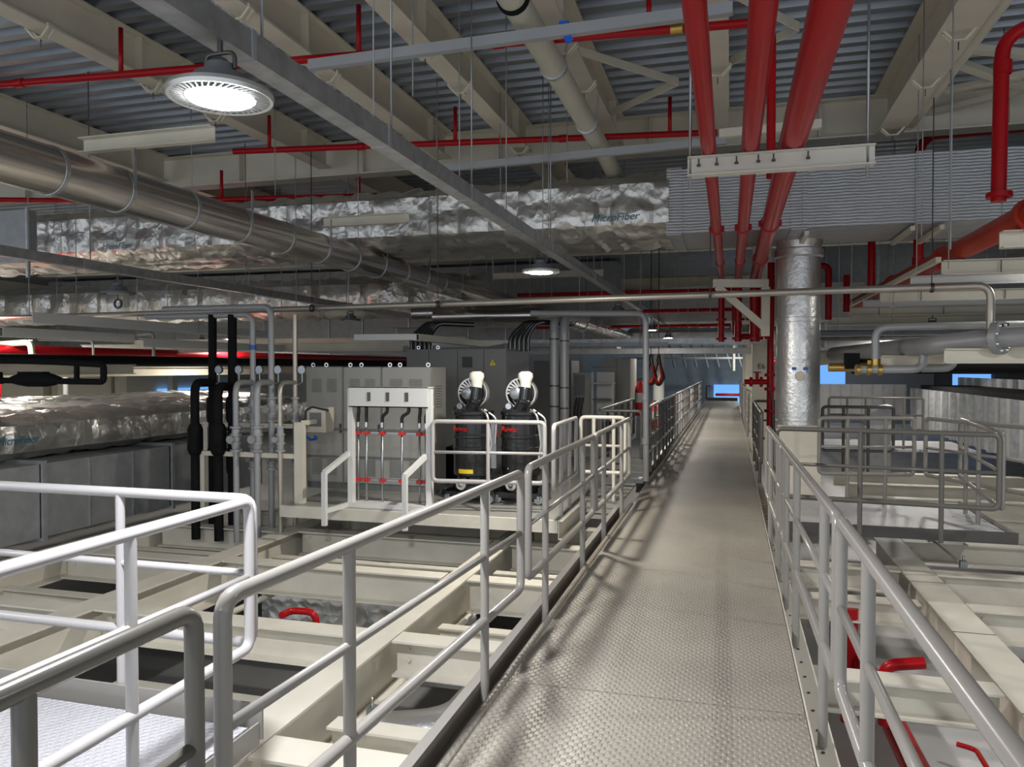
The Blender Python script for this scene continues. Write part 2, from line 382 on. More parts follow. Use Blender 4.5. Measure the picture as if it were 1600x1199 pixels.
# platforms
pl = root('side_platform', (-2.9, 1.6, 0), 'lavender white chequer plate platform at the lower left', 'platform')
MB().box(-4.6, -2.05, .3, 2.93, -.012, 0).build('deck_plate', 'plategrey', pl)
MB().bar((-4.6, 3.0, .0), (-2.02, 3.0, .0), .012, .16).build('toe_board', 'railgrey', pl)
MB().bar((-2.035, .4, -.05), (-2.035, 2.99, -.05), .01, .1).build('edge_angle', 'railgrey', pl)
pm = root('machine_platform', (-4, 10, 0), 'grey steel platform carrying the cabinets and vacuum drums', 'platform')
MB().box(-5.0, -1.72, 7.85, 13.5, -.012, 0).build('deck_plate', 'platformgrey', pm)
MB().box(-1.719, -1.23, 9.22, 10.5, -.012, 0).build('landing_plate', 'platformgrey', pm)
MB().channel((-5.0, 7.82, 0), (-1.72, 7.82, 0), .05, .13, .008, -1).build('front_channel', 'creamfloor', pm)
MB().channel((-1.69, 9.22, 0), (-1.69, 7.8, 0), .05, .2, .008, -1).build('side_channel', 'creamfloor', pm)
m = MB()
for q in range(3): m.bar((-1.72, 9.16, -.06-.07*q), (-1.24, 9.16, -.06-.07*q), .02, .05)
m.build('landing_apron', 'cabgrey', pm)
m = MB()
for q in range(4): m.bar((-1.72, 10.52, .05+.09*q), (-1.13, 10.52, .05+.09*q), .02, .06)
m.build('kick_board', 'cabdark', pm)
pr = root('right_platform', (1.5, 9, 0), 'white chequer plate platform behind the right railing', 'platform')
MB().box(.5, 2.58, 8.28, 10.1, -.012, 0).build('deck_plate', 'plategrey', pr)
MB().bar((.5, 8.25, -.02), (2.62, 8.25, -.02), .03, .11).build('toe_channel', 'bolt', pr)
MB().bar((2.6, 8.27, -.02), (2.6, 10.1, -.02), .03, .1).build('side_channel', 'railgrey', pr)
# =============== RAILINGS ===============
def railing(lab, p0, p1, posts, m='railgrey', z=0., group='tubular railings', zb=None, mids=(.66,), zl=.34, zt=1., r=.024, pr=None):
    a, b = V((*p0, z)), V((*p1, z)); c = (a+b)/2
    t = root('railing', (c.x, c.y, z), lab, 'railing', group)
    U_ = lambda q, h: a.lerp(b, q)+V((0, 0, h))
    fr = .06
    MB().tube([U_(.5, zl), U_(0, zl), U_(0, zt), U_(1, zt), U_(1, zl), U_(.5, zl)], r, 14, fr).build('rail_loop', m, t)
    for h in mids: MB().tube([U_(0, h), U_(1, h)], r*.72, 10).build('mid_rail', m, t)
    for q in posts:
        MB().tube([U_(q, zt-.01), U_(q, (0 if zb is None else zb)-z*0)], pr or r*.92, 12).build('post', m, t)
    return t
def fr_(p0, p1, y): return (y-p0[1])/(p1[1]-p0[1])
A0, A1 = (-1.27, .35), (-1.27, 1.60)
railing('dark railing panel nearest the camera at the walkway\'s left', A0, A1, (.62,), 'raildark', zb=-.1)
A0, A1 = (-1.262, 1.70), (-1.14, 4.2)
railing('railing panel left of the walkway, second from the camera, with two free posts', A0, A1, (fr_(A0, A1, 2.33), fr_(A0, A1, 3.62)), 'railgrey', zb=-.06)
A0, A1 = (-1.155, 4.42), (-1.14, 6.6)
railing('railing panel left of the walkway, third from the camera', A0, A1, (.2, .78), 'railgrey', zb=-.06)
A0, A1 = (-1.14, 6.72), (-1.13, 9.0)
railing('railing panel left of the walkway ending at the side landing', A0, A1, (.2, .72), 'railgrey', zb=-.06)
railing('white railing of the lower left platform, run along its outer edge', (-2.07, .9), (-2.07, 2.98), (.66,), 'railwhite')
railing('white railing of the lower left platform, run across its back edge', (-4.6, 3.03), (-2.09, 3.03), (.28, .71), 'railwhite')
railing('white railing in front of the two vacuum drums', (-3.17, 7.95), (-1.93, 8.1), (.5,), 'railwhite')
railing('white railing at the right edge of the machine platform', (-1.74, 7.7), (-1.76, 9.0), (.3, .68), 'railwhite')
railing('cream railing loop across the edge of the side landing', (-1.73, 9.14), (-1.2, 9.14), (.3, .75), 'railcream')
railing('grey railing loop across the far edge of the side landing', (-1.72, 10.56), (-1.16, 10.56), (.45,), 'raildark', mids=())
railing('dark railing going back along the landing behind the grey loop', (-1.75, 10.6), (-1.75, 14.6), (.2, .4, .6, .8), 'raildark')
yy = 10.7
for k in range(7):
    y1 = yy + (3.1 if k < 6 else 4); A0, A1 = (-1.16, yy), (-1.16, y1-.12)
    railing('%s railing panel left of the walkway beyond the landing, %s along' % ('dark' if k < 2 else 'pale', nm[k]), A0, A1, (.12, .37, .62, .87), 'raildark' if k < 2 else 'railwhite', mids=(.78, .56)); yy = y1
R = [((.43, .5), (.42, 3.22), (.28, .78), 'nearest the camera'), ((.418, 3.3), (.385, 6.05), (.15, .62, .9), 'second from the camera'), ((.385, 6.15), (.36, 8.05), (.2, .72), 'third from the camera')]
for p0, p1, q, lab in R: railing('glossy grey railing panel right of the walkway, %s' % lab, p0, p1, q, 'railgrey', zb=-.12)
for k, (a, b) in enumerate([(10.6, 14.2), (18.2, 21), (21.2, 24), (24.2, 27), (27.2, 30), (30.2, 34)]):
    railing('railing panel right of the walkway beyond the foil riser, %s along' % nm[k], (.40, a), (.40, b), (.15, .5, .85), 'raildark' if k == 0 else 'railgrey', mids=(.78, .56))
railing('dark cross rail between the walkway and the lettered column', (.42, 14.3), (1.1, 14.3), (.5,), 'raildark')
railing('dark grey railing along the front of the right platform', (.44, 7.95), (2.30, 7.72), (.4, .76), 'raildark')
railing('grey railing run closing the right end of the right platform', (2.33, 7.74), (2.55, 9.9), (.5,), 'railgrey')
railing('grey railing along the back of the right platform', (1.02, 9.75), (2.08, 9.95), (.3, .7), 'railgrey')
railing('short grey railing run behind the right platform railing', (2.2, 9.95), (2.9, 8.6), (.4,), 'railgrey')
railing('black railing behind the foil riser at the right', (1.35, 12.5), (2.35, 12.6), (.3, .65), 'raildark')
railing('black railing far behind the foil riser', (1.9, 16.5), (3.6, 16.5), (.2, .4, .6, .8), 'raildark')
# =============== DUCTS ===============
def puffy(name, m, x0, x1, y0, y1, z0, z1, axis='x', amp=.05, pin=.36, res=.06, seam=1.2, parent=None, seed=0, ends=True, crease=1., flat=None):
    """foil wrapped insulation: long box whose faces swell between pins, waists at tape seams"""
    mb = MB(); L0, L1 = (x0, x1) if axis == 'x' else (y0, y1); A0, A1 = (y0, y1) if axis == 'x' else (x0, x1)
    nl = max(4, int((L1-L0)/res)); w, h = A1-A0, z1-z0
    nw, nh = max(3, int(w/res)), max(3, int(h/res))
    ring = [(i/nw, 0, 0, -1) for i in range(nw)]+[(1, i/nh, 1, 0) for i in range(nh)]+[(1-i/nw, 1, 0, 1) for i in range(nw)]+[(0, 1-i/nh, -1, 0) for i in range(nh)]
    n = len(ring); vs = []
    for j in range(nl+1):
        l = L0+(L1-L0)*j/nl; sm_ = min((l-L0) % seam, seam-(l-L0) % seam)
        for (u, v, nx, nz) in ring:
            a, zz = A0+w*u, z0+h*v
            q = V((l*1.0+seed, a*1.0, zz))
            side = (v*h if nx else u*w); lim = h if nx else w
            e = max(0, math.sin(math.pi*side/lim))**.5
            pl_ = abs(math.sin(math.pi*(l-L0)/pin))*abs(math.sin(math.pi*side/max(pin, lim/max(1, round(lim/pin)))))
            dsp = amp*(.25+.9*pl_**.6)*e + amp*.55*noise.noise(q*2.2)*e
            c2 = 1-abs(noise.noise(q*5.5)*2); dsp += crease*amp*.28*max(0, c2)**3*e + amp*.25*noise.noise(q*9)
            if sm_ < .09: dsp = dsp*.25 - .006
            if flat is not None: dsp = flat
            # round the box corners
            cu, cv = (u-.5)*2, (v-.5)*2
            k = max(0, abs(cu)+abs(cv)-1.72)/.28
            ox, oz = nx*dsp, nz*dsp
            ox -= .06*k*(1 if cu > 0 else -1); oz -= .06*k*(1 if cv > 0 else -1)
            vs.append((l, a+ox, zz+oz) if axis == 'x' else (a+ox, l, zz+oz))
    fs = [(j*n+i, j*n+(i+1) % n, (j+1)*n+(i+1) % n, (j+1)*n+i) for j in range(nl) for i in range(n)]
    mb.add(vs, fs, True)
    if ends: mb.ck = []; mb.f += [list(range(n-1, -1, -1)), [nl*n+i for i in range(n)]]; mb.sm += [False, False]
    return mb.build(name, m, parent)
r = root('foil_duct', (-5.5, 10.1, 3.2), 'large crumpled foil wrapped duct crossing under the roof girder', 'duct')
puffy('insulation', 'foil', -13.5, -.72, 9.46, 10.7, 3.22, 3.95, amp=.055, pin=.42, parent=r)
for k in range(1, 11): puffy('tape_band', 'foil', -13.5+1.2*k-.1, -13.5+1.2*k+.1, 9.46, 10.7, 3.22, 3.95, parent=r, flat=.014)
for (x, y, sz) in ((960, 340, .13), (540, 346, .12), (182, 385, .12)):
    p = P(x, y, Y=9.37); text('MicroFiber', sz, 'teal', r, p, (1, 0, .02), (0, 0, 1), shear=.3)
r = root('woven_duct', (3, 10.1, 3.2), 'large duct wrapped in woven silver fabric at the upper right', 'duct')
MB().box(-.7, 8.0, 9.46, 10.7, 3.2, 3.97).build('insulation', 'woven', r)
t = MB()
for x in (-.66, .75, 2.05, 3.6): t.box(x-.09, x+.09, 9.44, 10.72, 3.185, 3.985)
t.build('tape_band', 'woven', r)
t = MB()
for px in (1262, 1420, 1462):
    p = P(px, 360, Z=3.16); t.bar((p.x, 9.5, 3.15), (p.x, 10.6, 3.15), .05, .05)
t.build('support_angle', 'cream', r)
# steel box in the corner at left
p = P(47, 408, Y=7.4); r = root('steel_duct_end', (p.x-.6, 7.6, p.z), 'plain grey sheet steel duct end at the left edge under the round duct', 'duct')
MB().box(p.x-1.2, p.x-.02, 7.4, 7.52, p.z, p.z+.62).build('sheet', 'galvdull', r)
MB().bar((p.x-.02, 7.39, p.z-.2), (p.x-.02, 7.39, p.z+.64), .04, .03, V((1, 0, 0))).build('corner_angle', 'galv', r)
# round steel duct
XD, ZDd, RD = -4.74, 3.02, .175
r = root('round_duct', (XD, 12, ZDd), 'long shiny round steel duct running away at the upper left', 'duct')
MB().tube([(XD, -2.5, ZDd), (XD, 19.28, ZDd)], RD, 40).build('duct_tube', 'steel', r)
for i in range(12):
    yy = 4.46+.66*i if i < 1 else 5.1+.78*(i-1)
    m = MB(); m.lathe([(RD+.002, -.02), (RD+.007, -.018), (RD+.007, .018), (RD+.002, .02)], (XD, yy, ZDd), 'y', 40)
    if i % 2 == 1: m.bar((XD+RD+.004, yy, ZDd), (XD+RD+.004, yy, ZDd+.33), .004, .035, V((0, 1, 0)))
    m.build('strap', 'galv', r)
for i, (yy, w0, w1, lab) in enumerate([(5.1, -.35, .9, 'nearest the camera'), (8.6, -.15, 1.0, 'second, in front of the foil duct'), (11.0, -.1, .95, 'third, behind the foil duct'), (14.6, .2, 2.4, 'behind the second lit lamp')]):
    one('hanger_channel', MB().channel((XD+w0, yy, 3.46), (XD+w1, yy, 3.46), .07, .12, .008, 1), 'cream', 'short cream hanger channel for the round duct, '+lab, 'channel', 'cream hanger channels of the round duct')
for i, (X, z, rr, lab) in enumerate([(-3.6, 2.62, .15, 'second round steel duct going away above the tall cabinets'), (-2.9, 2.5, .13, 'third round steel duct going away right of the grey riser pipes')]):
    r2 = root('round_duct', (X, 20, z), lab, 'duct', 'round steel ducts')
    MB().tube([(X-2.2, 13.6-.7*i, z), (X, 13.6-.7*i, z), (X, 34 if i else 19.28, z)], rr, 24, .35).build('duct_tube', 'steel', r2)
    m = MB()
    for k in range(14 if i else 5): m.lathe([(rr+.001, -.03), (rr+.012, -.02), (rr+.012, .02), (rr+.001, .03)], (X, 14.2+k*1.2, z), 'y', 24)
    m.build('seam_band', 'galv', r2)
# rear crumpled duct (left, behind) and left stack
r = root('foil_duct', (-11, 16.6, 3), 'second crumpled foil duct far behind, at the left under the first', 'duct', 'crumpled foil ducts')
puffy('insulation', 'foil', -20, -5.2, 16, 17.2, 2.85, 3.6, amp=.1, pin=.75, res=.1, parent=r, seed=9)
r = root('sheet_duct', (-1.2, 20, 2.4), 'grey sheet duct hanging far off over the walkway', 'duct')
MB().box(-1.6, 3, 19.5, 21, 2.72, 3.6).build('insulation', 'woven', r)
r = root('foil_duct', (0, 24, 2.4), 'shiny foil duct low over the far walkway', 'duct', 'crumpled foil ducts')
puffy('insulation', 'foilfine', -3, 2.4, 23.4, 24.2, 2.3, 2.75, amp=.04, res=.1, parent=r, seed=4)
r = root('box_duct', (-7.8, 9, .1), 'long plain sheet steel box duct standing at the left, seamed crosswise', 'duct')
MB().box(-8.6, -7.52, 3.0, 11.2, -.34, .5).build('sheet', 'galvdull', r)
m = MB()
for k in range(11): m.box(-7.525, -7.505, 3.4+k*.7, 3.42+k*.7, -.34, .5)
m.build('standing_seam', 'galv', r)
m = MB()
for yy in (6.9, 9.0): m.box(-8.64, -7.47, yy, yy+.05, -.38, .54)
m.build('flange', 'galvdull', r)
r = root('foil_duct', (-8.2, 9, .5), 'thick crumpled foil duct lying on the plain box duct at the left', 'duct', 'crumpled foil ducts')
puffy('insulation', 'foil', -9.3, -7.75, 3.0, 13.0, .57, 1.0, 'y', amp=.05, pin=.5, parent=r, seed=21)
p = P(28, 689, X=-7.68); text('MicroFiber', .12, 'teal', r, p, (0, 1, 0), (0, 0, 1), shear=.3)
for k, (xa, xb, z, ya, yb, lab) in enumerate([(-11.4, -9.7, .95, 4, 15, 'brightly lit crumpled foil duct behind the thick one at the left'), (-14, -11.8, .9, 5, 18, 'farther bright foil duct at the left, third row back'), (-17.5, -14.6, .8, 6, 20, 'farthest bright foil duct at the left')]):
    r = root('foil_duct', ((xa+xb)/2, 10, z-.6), lab, 'duct', 'crumpled foil ducts'); puffy('insulation', 'foil', xa, xb, ya, yb, z-.6, z, 'y', amp=.07, pin=.6, res=.11, parent=r, seed=30+k)
# ducts below the grid
r = root('foil_duct', (-3.6, 7.6, -1.1), 'foil duct under the floor beams behind the red loop pipe', 'duct', 'foil ducts under the floor')
puffy('insulation', 'foil', -4.85, -2.55, 7.2, 7.42, -1.35, -.72, amp=.03, pin=.4, parent=r, seed=3)
r = root('foil_duct', (-1.7, 3.2, -1.2), 'foil box duct under the floor beams nearest the walkway', 'duct', 'foil ducts under the floor')
puffy('insulation', 'foil', -2.3, -1.45, 2.6, 4.0, -1.35, -.82, amp=.025, pin=.45, parent=r, seed=5)
r = root('foil_duct', (-1.75, 5.5, -1.2), 'round shiny foil duct under the floor beams beside the walkway', 'duct', 'foil ducts under the floor')
MB().tube([(-2.5, 4.75, -1.05), (-1.75, 4.85, -.95), (-1.72, 6.3, -.95)], .24, 24, .35).build('insulation', 'foilfine', r)
r = root('foil_duct', (-1.5, 6.6, -1), 'domed end of a wrapped duct under the floor, beside the walkway', 'duct', 'foil ducts under the floor')
MB().lathe([(0, -.18), (.16, -.16), (.28, -.08), (.31, 0), (.31, .9)], (-1.52, 6.25, -1.0), 'y', 28).build('insulation', 'foil', r)
r = root('white_duct', (-3.6, 4.8, -1.2), 'pale sheet duct below the beams left of the bright beam', 'duct')
MB().box(-4.6, -2.75, 4.45, 4.95, -1.55, -.85).build('sheet', 'creamfloor', r)
# =============== FOIL RISER ===============
p = P(1246, 700, Y=10.45)
r = root('wrapped_riser', (p.x, 10.45, 0), 'thick foil wrapped round riser on a square cream base', 'riser')
RX = p.x; m = MB(); prof = []
for k in range(60):
    z = .86+2.36*k/59; prof.append((.262+.004*noise.noise(V((0, z*6, 3)))+(.035*max(0, (z-3.05)/.17)**2 if z > 3.05 else 0), z))
m.lathe(prof, (RX, 10.45, 0), 'z', 48); m.build('foil_wrap', 'foilfine', r)
m = MB(); m.lathe([(.27, 2.98), (.3, 3.0), (.3, 3.08), (.275, 3.1)], (RX, 10.45, 0), 'z', 48)
for z in (.9, 2.2): m.lathe([(.264, z-.03), (.268, z-.025), (.268, z+.025), (.264, z+.03)], (RX, 10.45, 0), 'z', 48)
m.build('tape_band', 'foilfine', r)
MB().box(RX-.255, RX+.255, 10.19, 10.7, .0, .87).build('base_box', 'cream', r)
MB().box(RX-.262, RX+.262, 10.183, 10.707, .83, .845).build('rust_rim', 'creampipe', r)
m = MB()
for dx in (-.07, .07): m.box(RX+dx-.025, RX+dx+.025, 10.172, 10.182, 1.565, 1.60)
m.build('label_sticker', 'blue', r)
m = MB(); m.lathe([(0, -.012), (.055, -.012), (.06, 0), (0, 0)], (RX, 10.183, 1.49), 'y', 20); m.build('round_sticker', 'cream', r)
s = MB(); s.ibeam((.83, 11.55, 4.3), (.83, 11.551, 4.3), .1, .1)
one('steel_column', MB().box(.63, .68, 11.3, 11.8, -.35, 4.33).box(.68, 1.1, 11.54, 11.56, -.35, 4.33).box(1.1, 1.15, 11.3, 11.8, -.35, 4.33), 'cream', 'cream steel column half hidden behind the foil riser', 'column', kind='structure')
r = root('lettered_column', (.6, 16.7, 0), 'cream column lettered E6 at the right of the walkway', 'column', kind='structure')
MB().box(.43, .79, 16.5, 16.9, -.35, 4.3).build('shaft', 'cream', r)
text('E6', .15, 'seam', r, P(1190, 573, Y=16.49), (1, 0, 0), (0, 0, 1))
for k, (X, yy, lab) in enumerate([(.46, 24, 'next cream column beyond the lettered one'), (.46, 31, 'farthest cream column right of the walkway'), (-2.3, 26, 'white column left of the walkway near the far end')]):
    if X > 0: one('steel_column', MB().box(X, X+.32, yy, yy+.35, -.35, 4.3), 'cream', lab, 'column', 'cream columns', 'structure')
    else: one('round_column', MB().tube([(X, yy, -.35), (X, yy, 4.3)], .19, 20), 'white', lab, 'column', 'cream columns', 'structure')
# =============== RED PIPES ===============
def pipe(name, lab, pts, rr, m, fr=0., cat='pipe', group=None, coll=(), cm=None, seg=16):
    """pipe with optional collars: coll = list of (point, axis, kind)"""
    pts = [V(p) for p in pts]; c = pts[0]
    if not coll: return one(name, MB().tube(pts, rr, seg, fr), m, lab, cat, group)
    r = root(name, c, lab, cat, group); MB().tube(pts, rr, seg, fr).build('pipe_run', m, r)
    for (q, ax, kd) in coll:
        k = MB()
        if kd == 'c': k.lathe([(rr, -.05), (rr*1.2, -.045), (rr*1.2, .045), (rr, .05)], q, ax, 18); nmx = 'coupling'
        elif kd == 'f':
            k.lathe([(rr, -.02), (rr*1.7, -.018), (rr*1.7, .018), (rr, .02)], q, ax, 20); nmx = 'flange'
        elif kd == 'u':
            k.lathe([(rr+.001, -.012), (rr+.014, -.01), (rr+.014, .01), (rr+.001, .012)], q, ax, 18); nmx = 'clamp_ring'
            for sg in (-1, 1): k.box(q[0]+sg*(rr+.012)-.015, q[0]+sg*(rr+.012)+.015, q[1]-.015, q[1]+.015, q[2]-.03, q[2]+.03)
        k.build(nmx, cm or m, r)
    return r
for X, rr, lab, nxt in ((-.14, .048, 'left and thinnest of the three red mains over the walkway', -.1), (.115, .056, 'middle one of the three red mains over the walkway', .13), (.37, .083, 'right and thickest of the three red mains over the walkway', .37)):
    z = 2.94+rr
    pipe('red_main', lab, [(X, -2.5, z), (X, 12.6, z), (X, 12.6, 2.0)], rr, 'red', .22, group='three red mains overhead',
         coll=[((X, 5.6, z), 'y', 'c'), ((X, 8.05, z), 'y', 'u'), ((X, 10.6, z), 'y', 'c'), ((X, 12.6, 2.35), 'z', 'f'), ((X, 12.6, 2.05), 'z', 'f')])
r = root('pipe_hanger_beam', (.27, 5.08, 2.8), 'white I-shaped hanger beam under the three red mains', 'beam')
MB().ibeam((-.27, 5.08, 2.94), (.83, 5.08, 2.94), .08, .12, .008, .008).build('beam_bar', 'railcream', r)
m = MB()
for x in (-.2, -.09, .03, .16, .25, .45): m.lathe([(0, 0), (.012, .002), (.012, .016), (.005, .018), (.005, .05), (0, .05)], (x, 5.04, 2.87), 'z', 6, False)
m.build('bolt', 'bolt', r)
m = MB()
for x in (-.255, .79): m.tube([(x, 5.08, 2.74), (x, 5.08, 4.42)], .009, 8)
m.build('hanger_rod', 'zinc', r)
# triangular bracket
yb = 11.25; a, b_, c = P(1114, 443, Y=yb), P(1201, 443, Y=yb), P(1196, 520, Y=yb)
r = root('wall_bracket', (b_.x, yb, 2.6), 'cream triangular bracket holding the ends of the red mains', 'bracket')
MB().bar((a.x, yb, a.z), (b_.x, yb, b_.z), .1, .11).build('top_arm', 'cream', r)
MB().bar((c.x, yb, c.z-.05), (c.x, yb, b_.z-.055), .11, .1, V((0, 1, 0))).build('upright', 'cream', r)
MB().bar((a.x+.06, yb, a.z-.05), (c.x, yb, c.z+.06), .09, .1).build('diagonal_strut', 'cream', r)
# red riser with valves near the lettered column
x0 = P(1204, 560, Y=14).x
r = root('red_riser', (x0, 14, 1.3), 'dark red fire riser pipe with a valve branch beside the lettered column', 'pipe')
MB().tube([(x0, 14, -.35), (x0, 14, 3.4)], .06, 16).build('pipe_run', 'red', r)
m = MB(); zv = P(1180, 597, Y=14).z; xv = P(1163, 597, Y=14).x
m.tube([(x0, 14, zv), (xv, 14, zv)], .045, 12); m.lathe([(.045, -.03), (.09, -.025), (.09, .025), (.045, .03)], (x0-.15, 14, zv), 'x', 14); m.lathe([(.045, -.03), (.085, -.025), (.085, .025), (.045, .03)], (x0-.32, 14, zv), 'x', 14)
m.tube([(x0-.22, 14, zv), (x0-.22, 14, zv+.16)], .03, 10); m.lathe([(0, 0), (.07, 0), (.07, .02), (0, .02)], (x0-.22, 14, zv+.16), 'z', 14); m.build('valve_branch', 'red', r)
m = MB()
for z in (zv-.12, zv+.12, zv-.5): m.lathe([(.06, -.03), (.1, -.025), (.1, .025), (.06, .03)], (x0, 14, z), 'z', 16)
m.build('flange', 'red', r)
MB().tube([(x0-.05, 13.94, zv-.05), (x0+.02, 13.93, zv-.3), (x0+.05, 13.93, -.2)], .018, 8, .1).build('drain_hose', 'rubber', r)
q = [P(1148, 448, Y=12.9), P(1148, 526, Y=12.9), P(1204, 526, Y=12.9)]
pipe('red_pipe', 'dark red pipe bent under the triangular bracket', q, .045, 'red', .12)
# sprinkler lines across
def cross(lab, a, c, Z, rr, ups=(), m='red', couple=(), more=None):
    A, C = P(*a, Z=Z), P(*c, Z=Z); r = root('sprinkler_pipe', A, lab, 'pipe', 'red sprinkler pipes')
    MB().tube([A, C]+(more or []), rr, 12, .15).build('pipe_run', m, r)
    for px in ups:
        t_ = (px-a[0])/(c[0]-a[0]); best = min((abs(P_[0]-px), k) for k in range(101) for P_ in [proj(A.lerp(C, k/100))])[1]; q = A.lerp(C, best/100)
        MB().tube([q, q+V((0, 0, .42))], rr*.62, 10).build('nipple', m, r)
    for px in couple:
        best = min((abs(proj(A.lerp(C, k/100))[0]-px), k) for k in range(101))[1]; q = A.lerp(C, best/100)
        MB().lathe([(rr, -.05), (rr*1.25, -.045), (rr*1.25, .045), (rr, .05)], q, 'x', 14).build('coupling', 'brass' if px > 1000 else m, r)
    return r
def proj(p):
    v = p-V((0, 0, CZ)); f_ = v.dot(FW); return (800+F*v.dot(RT)/f_, 599.5-F*v.dot(UP)/f_)
e = P(1206, 33, Z=4.25)
cross('upper red sprinkler pipe crossing under the roof beams, nearest the camera', (-30, 135), (1206, 33), 4.25, .034, (187, 560, 1016), couple=(30, 785, 1053), more=[e+V((0, 0, -1.2))])
cross('middle red sprinkler pipe crossing below the roof beams', (365, 237), (1120, 207), 4.25, .036, (712, 1050, 420), couple=(565, 880))
cross('short red sprinkler pipe behind the round duct at the upper left', (-40, 312), (150, 314), 3.9, .036)
cross('red sprinkler pipe behind the girder at the left', (300, 313), (700, 303), 4.05, .04, (345, 560))
for k, (yy, z, xa, xb, lab) in enumerate([(14.5, 3.0, -4, 0, 'thin red pipe far behind the second lit lamp, uppermost'), (16.0, 2.75, -4.2, .2, 'thin red pipe far behind the second lit lamp, lower'), (19, 2.6, -5, 0, 'thin red pipe far off above the tall grey cabinets')]):
    one('sprinkler_pipe', MB().tube([(xa, yy, z), (xb, yy, z)], .04, 10), 'red', lab, 'pipe', 'red sprinkler pipes')
# right hand red pipes
XR = 2.15
A = P(1562, 300, Y=7.5); zo = 2.74
r = root('orange_main', (XR, 8, zo), 'orange red main running back over the cream cross channels at the right', 'pipe')
MB().tube([(XR, 5.2, zo), (XR, 15.5, zo)], .1, 20).build('pipe_run', 'orange', r)
m = MB()
for yy in (6.6, 9.0, 11.6): m.lathe([(.1, -.05), (.125, -.045), (.125, .045), (.1, .05)], (XR, yy, zo), 'y', 20)
m.build('coupling', 'orange', r)
a1 = P(1600, 40, Y=6.3); b1 = P(1566, 62, Y=6.3); c1 = P(1560, 305, Y=6.3)
pipe('red_pipe', 'red pipe bending down from the top at the right edge to the orange main', [(b1.x+1.2, 6.3, a1.z+.05), (b1.x, 6.3, a1.z-.02), (c1.x, 6.3, zo+.05)], .05, 'red', .22, coll=[((c1.x+.005, 6.3, c1.z), 'z', 'f'), ((b1.x+.005, 6.3, b1.z-.2), 'z', 'c')])
a1 = P(1600, 198, Y=10.9); b1 = P(1437, 205, Y=10.9); c1 = P(1437, 420, Y=10.9)
pipe('red_pipe', 'red pipe with an elbow behind the woven duct at the right', [(a1.x+.6, 10.9, a1.z), (b1.x, 10.9, a1.z-.02), (b1.x, 10.9, c1.z)], .06, 'red', .25, coll=[((b1.x+.5, 10.9, a1.z-.005), 'x', 'c'), ((b1.x, 10.9, c1.z+.1), 'z', 'c')])
a1 = P(1515, 130, Y=10.9)
one('red_pipe', MB().tube([(a1.x, 10.9, P(1515, 195, Y=10.9).z), (a1.x, 10.9, 4.75)], .03, 10), 'red', 'thin red upright above the elbow at the right', 'pipe')
for px, ya, yb_, yy, rr, lab in ((1362, 375, 455, 11.6, .05, 'dark red upright below the woven duct, right of the foil riser'), (1295, 415, 500, 13, .05, 'dark red upright just right of the foil riser'), (1323, 430, 488, 13.5, .05, 'short dark red upright between two others right of the foil riser')):
    a1, b1 = P(px, ya, Y=yy), P(px, yb_, Y=yy)
    one('red_pipe', MB().tube([(a1.x-.25, yy, a1.z), (a1.x, yy, a1.z), (a1.x, yy, b1.z)] if px == 1295 else [(a1.x, yy, a1.z), (a1.x, yy, b1.z)], rr, 12, .1), 'red', lab, 'pipe')
# red pipes under the floor
def red_low(lab, pts, rr=.03, m='red'): one('red_pipe', MB().tube(pts, rr, 12, .09), m, lab, 'pipe', 'red pipes under the floor')
Y_ = 5.75
red_low('red looped pipe under the floor beams at the left', [P(440, 962, Y=Y_-.15), P(455, 954, Y=Y_), P(494, 957, Y=Y_), P(494, 957, Y=Y_)+V((0, 0, -1.0))])
red_low('thin red upright under the floor beams below the hose rack', [P(667, 870, Y=8.6), P(667, 870, Y=8.6)+V((0, 0, -.8))], .035)
red_low('red pipe lying across under the beams beside the walkway', [P(845, 871, Y=8.7), P(915, 876, Y=8.7)], .04)
q = P(1382, 1040, Y=5.6)
red_low('red looped pipe below the right railing', [q+V((0, 0, -.4)), q, P(1445, 1036, Y=5.6)], .04)
red_low('thick red main sloping along under the right railing', [P(1330, 1000, Z=-.95), P(1460, 1260, Z=-.95)], .085)
q = P(1328, 950, Y=7.2)
red_low('red upright below the right railing', [q, q+V((0, 0, -1))], .07)
red_low('small red pipe near the floor at the lower right', [P(1495, 1163, Z=-1.4), P(1525, 1172, Z=-1.4), P(1560, 1230, Z=-1.4)], .02)
